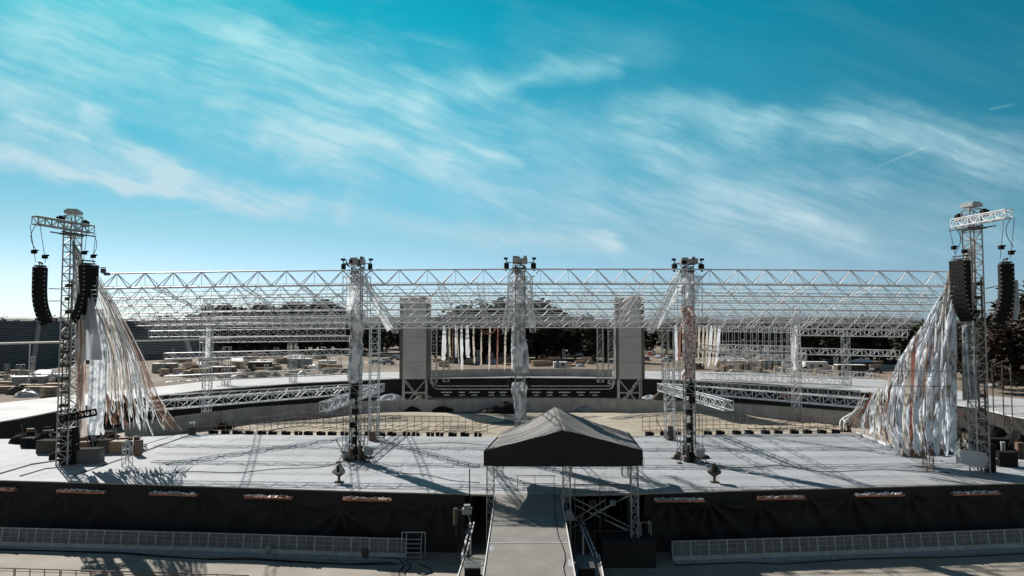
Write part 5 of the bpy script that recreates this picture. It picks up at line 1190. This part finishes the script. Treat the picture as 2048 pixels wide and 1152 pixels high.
def tree_row(x0, x1, step, d, top, zone, grp, jit=5, kinds=None):
    px = x0; i = 0
    while px <= x1:
        i += 1; tree(px + random.uniform(-step * .3, step * .3), d + random.uniform(-12, 12), interp(top, px) + random.uniform(-jit, jit), f'{ordn(i)} dark tree from the left {zone}', grp, random.choice(kinds) if kinds else None); px += step
tree_row(380, 800, 20, 330, [(380, 640), (430, 612), (480, 622), (540, 620), (580, 612), (680, 612), (720, 645), (800, 648)], 'in the woods over the left trusses', 'trees behind the left trusses', 6)
tree_row(390, 790, 24, 290, [(380, 652), (440, 628), (560, 632), (680, 628), (720, 655), (800, 655)], 'in front of the woods behind the left trusses', 'trees behind the left trusses', 5)
tree_row(868, 1225, 18, 300, [(868, 640), (900, 632), (960, 612), (1000, 606), (1070, 606), (1090, 625), (1130, 625), (1190, 640), (1225, 645)], 'in the wood behind the centre tower', 'trees behind the centre tower', 6)
tree_row(868, 1225, 20, 245, [(868, 655), (950, 648), (1040, 642), (1225, 650)], 'in front of the centre wood', 'trees behind the centre tower', 4)
tree_row(1290, 1580, 19, 290, [(1290, 650), (1340, 645), (1500, 648), (1580, 648)], 'in the wood right of the right screen', 'trees behind the right trusses', 4)
tree_row(1560, 1850, 15, 235, [(1560, 652), (1600, 640), (1700, 640), (1850, 645)], 'in the dark wood under the right trusses', 'trees behind the right trusses', 5, [0, 2])
tree_row(1585, 1860, 17, 215, [(1560, 665), (1650, 652), (1860, 655)], 'in front of the dark wood, right', 'trees behind the right trusses', 4, [0, 2])
tree_row(1925, 2130, 18, 165, [(1925, 640), (1960, 628), (1990, 640), (2015, 620), (2048, 585), (2130, 560)], 'in the tall wood at the right edge', 'trees at the right edge', 5, [2, 4])
tree_row(1935, 2130, 22, 148, [(1925, 670), (1990, 655), (2048, 625), (2130, 610)], 'in front of the tall wood at the right edge', 'trees at the right edge', 5, [2, 4])
tree_row(0, 380, 38, 420, [(0, 638), (380, 634)], 'showing just above the grandstand', 'trees behind the grandstand', 2)

# ------------------------------------------------------------------ site clutter: cars, cabins, pallets, heaps
def make_car():
    t = thing('parked_car', 'x', 'car', (0, 0, 0), 'cars parked beyond the far stage')
    prof = [(-2.1, .35), (-2.15, .75), (-1.3, .9), (-.8, 1.4), (.7, 1.42), (1.5, .95), (2.1, .8), (2.15, .35)]
    mb = MB(); n = len(prof); vs = [Vector((x, -.85 if z < 1 else -.7, z)) for x, z in prof] + [Vector((x, .85 if z < 1 else .7, z)) for x, z in prof]
    mb.add(vs, [tuple(range(n)), tuple(range(2 * n - 1, n - 1, -1))] + [(i, n + i, n + (i + 1) % n, (i + 1) % n) for i in range(n)]); build('body', mb, M['carwhite'], t)
    mb = MB(); mb.box((0, 0, 1.15), (1.75, 1.62, .32)); mb.box((1.02, 0, 1.18), (.3, 1.3, .26), mtx=Matrix.Rotation(.5, 3, 'Y')); build('window', mb, M['glass'], t)
    for x in (-1.3, 1.3):
        for y in (-.8, .8): mb = MB(); mb.tube((x, y - .1, .33), (x, y + .1, .33), .33, 12); build('wheel', mb, M['tyre'], t)
    return t
car0 = make_car(); cused = False; carmesh = {}
bm0 = [c for c in car0.children if c.name.startswith('body')][0].data
for nm in ('cargrey', 'cardark', 'carred', 'carblue'):
    m2 = bm0.copy(); m2.materials[0] = M[nm]; carmesh[nm] = m2
carmesh['carwhite'] = bm0
cnames = {'carwhite': 'white', 'cargrey': 'grey', 'cardark': 'dark', 'carred': 'red', 'carblue': 'blue'}
def place_car(px, py, lb, nm):
    global cused
    c = G(px, py); rz = random.uniform(-.4, .4) + random.choice((0, 1.57))
    if not cused: o = car0; cused = True; o.location = c; o.rotation_euler = (0, 0, rz); o['label'] = lb
    else: o = dup(car0, c, rz, lb)
    b = [q for q in o.children if q.name.startswith('body')][0]; b.data = carmesh[nm]
cc = {}
for zone, x0, x1, y0, y1, n in (('between centre tower and right screen', 1085, 1215, 706, 724, 26), ('left of the centre tower under the streamers', 905, 1025, 712, 726, 14), ('right of the right screen', 1292, 1345, 706, 728, 7), ('far right beyond the ring stage', 1985, 2060, 738, 748, 6), ('near the left wrapped tower', 738, 795, 712, 730, 6), ('under the right trusses', 1600, 1780, 728, 746, 9)):
    for k in range(n):
        nm = random.choice(['carwhite', 'carwhite', 'cargrey', 'cardark', 'cardark', 'carred', 'carblue', 'cargrey']); cc.setdefault((zone, nm), 0); cc[(zone, nm)] += 1
        px_, py_ = lerp(x0, x1, (k + .5 * random.random()) / n), random.uniform(y0, y1)
        place_car(px_, py_, f'{ordn(cc[(zone,nm)])} {cnames[nm]} car from the left {zone}', nm)
def cabin(px, py, w, dp, h, m, rot, lb, name='site_cabin'):
    c = G(px, py); t = thing(name, lb, 'cabin', c, 'cabins and containers on the building site'); mb = MB(); mb.box(c + Vector((0, 0, h / 2)), (w, dp, h), rot); build('wall', mb, M[m], t)
    mb = MB(); mb.box(c + Vector((0, 0, h + .08)), (w + .2, dp + .2, .16), rot); build('roof', mb, M['white'], t)
    q = Matrix.Rotation(rot, 3, 'Z'); mb = MB(); mb.box(c + q @ Vector((-w * .2, -dp / 2 - .02, 1.0)), (.9, .06, 2.0), rot); build('door', mb, M['grey'], t)
    mb = MB(); mb.box(c + q @ Vector((w * .2, -dp / 2 - .02, h * .6)), (1.1, .06, .8), rot); build('window', mb, M['glass'], t)
for a in ((520, 742, 6, 2.5, 2.5, 'tan_brown', .05, 'brown cabin among the left clutter, nearer the streamers'), (600, 735, 7, 2.5, 2.6, 'grey', .0, 'grey cabin with white roof left of the left wrapped tower'), (655, 738, 5, 2.4, 2.4, 'white', .1, 'white cabin just left of the left wrapped tower'), (445, 752, 6, 2.5, 2.3, 'rust', .1, 'rust coloured cabin below the slender far mast'), (330, 745, 6, 2.5, 2.4, 'sand', .1, 'sand coloured cabin behind the left streamers'),
          (1630, 742, 6, 2.5, 2.5, 'white', -.1, 'white cabin below the far right truss'), (1700, 750, 7, 2.5, 2.6, 'tan_brown', -.1, 'brown cabin below the far right truss'), (1540, 738, 6, 2.5, 2.4, 'tan_brown', 0, 'brown cabin under the far scaffold bay'), (1660, 735, 5, 2.5, 2.5, 'carblue', -.1, 'blue cabin below the far right truss'), (60, 775, 6, 2.4, 2.3, 'grey', .3, 'grey cabin left below the grandstand'), (110, 768, 5, 2.4, 2.2, 'white', .3, 'white cabin beside the left speaker tower'), (1990, 760, 6, 2.5, 2.3, 'tan_brown', -.3, 'brown cabin right of the right speaker tower'), (1120, 735, 4, 2.4, 1.6, 'white', 0, 'low white cabin near the parked cars'), (1390, 738, 5, 2.4, 1.8, 'wood', 0, 'brown low cabin beneath the right far streamers')): cabin(*a)
pal = thing('pallet_stack', 'x', 'pallets', (0, 0, 0), 'stacks of pallets and sheets on the site')
for k in range(5): mb = MB(); mb.box((random.uniform(-.1, .1), 0, .12 + k * .24), (2.2, 1.4, .16), random.uniform(-.1, .1)); build('pallet', mb, M[['wood', 'palewood'][k % 2]], pal)
pu = False; zones = [('left site below the grandstand', 0, 118, 752, 795, 20), ('left site behind the far deck', 320, 690, 716, 757, 50), ('right site behind the far deck', 1440, 1760, 718, 748, 50), ('centre behind the far stage', 870, 1220, 712, 734, 26), ('right edge beyond the tower', 1975, 2048, 745, 780, 8)]
for zone, x0, x1, y0, y1, n in zones:
    for k in range(n):
        px, py = lerp(x0, x1, (k + random.random() * .6) / n), random.uniform(y0, y1); c = G(px, py); lb = f'{ordn(k+1)} pallet stack from the left, {zone}'
        if not pu: pal.location = c; pal['label'] = lb; pu = True
        else: dup(pal, c, random.uniform(-.6, .6), lb, scale=(random.uniform(.7, 2.4), random.uniform(.7, 1.6), random.uniform(.5, 1.8)))
    for k in range(max(4, n // 2)):
        px, py = lerp(x0, x1, (k + random.random()) / max(4, n // 2)), random.uniform(y0, y1)
        heap(px, py, random.uniform(1.2, 3), random.uniform(.6, 1.8), random.choice(['plastic', 'tan_brown', 'sail', 'black', 'rust', 'white', 'sand']), f'{ordn(k+1)} tarp covered heap from the left, {zone}', k * 2.1 + x0, z=0, name='tarp_heap')
k1 = {}
for zone, x0, x1, y0, y1, n in (('behind the far left deck', 320, 690, 722, 755, 16), ('behind the far right deck', 1440, 1760, 722, 748, 14), ('below the grandstand', 10, 112, 750, 780, 5), ('before the centre wood', 880, 1210, 714, 730, 10)):
    for k in range(n):
        px = lerp(x0, x1, (k + random.random() * .7) / n); c = G(px, random.uniform(y0, y1)); h = random.uniform(2.2, 6.5)
        truss_thing('gear_mast', f'{ordn(k + 1)} short grey gear mast from the left {zone}', 'mast', c, c + Vector((0, 0, h)), M[random.choice(['alu', 'alu_dark', 'grey'])], 'short gear masts on the site', w=random.uniform(.5, 1.2), nseg=max(2, int(h)), rc=.07, rb=.04, sides=4)
for k, (px, py, w, lb) in enumerate([(590, 727, 7, 'white marquee left of the left wrapped tower'), (475, 735, 5, 'small white marquee behind the slender left mast'), (1475, 735, 6, 'white marquee below the far scaffold bay'), (1725, 738, 6, 'white marquee at the far right clutter'), (1165, 722, 5, 'white marquee among the parked cars'), (90, 765, 5, 'white marquee below the grandstand stairs')]):
    c = G(px, py); t = thing('marquee', lb, 'tent', c, 'white marquees on the site'); h = 2.1
    mb = MB(); a = [c + Vector((x * w / 2, y * 1.8, h)) for x, y in ((-1, -1), (1, -1), (1, 1), (-1, 1))] + [c + Vector((-w * .3, 0, h + .9)), c + Vector((w * .3, 0, h + .9))]
    mb.add(a, [(0, 1, 5, 4), (1, 2, 5), (2, 3, 4, 5), (3, 0, 4)]); build('roof', mb, M['white'], t)
    for x, y in ((-1, -1), (1, -1), (1, 1), (-1, 1)): mb = MB(); mb.tube(c + Vector((x * w / 2, y * 1.8, 0)), c + Vector((x * w / 2, y * 1.8, h)), .07); build('leg', mb, M['alu_dark'], t)
# sand banks on the far ground
mound(560, 725, 60, 14, 1.2, 'long tan earth bank behind the left clutter', 5); mound(1750, 738, 50, 12, 1.4, 'long tan earth bank behind the right clutter', 6)
# scaffold steps at far right
t = thing('access_scaffold', 'small dark access scaffold with bent pipe right of the right tower', 'scaffold', P(2000, 760, 75)); mb = MB()
for px in (1985, 2005, 2022):
    c = P(px, 760, 75); mb.tube((c.x, 75, 2), (c.x, 75, P(px, 728, 75).z), .06)
a, b = P(1975, 735, 75), P(2025, 733, 75)
for dz in (0, -.8, -1.6): mb.tube(a + Vector((0, 0, dz)), b + Vector((0, 0, dz)), .05)
mb.tube(P(1990, 745, 75), P(2035, 775, 75), .07); mb.path([P(1978, 742, 75), P(1990, 730, 75), P(2005, 723, 75), P(2018, 722, 75)], .08); build('frame', mb, M['tan_brown'], t)
print('OBJECTS', len(bpy.data.objects))
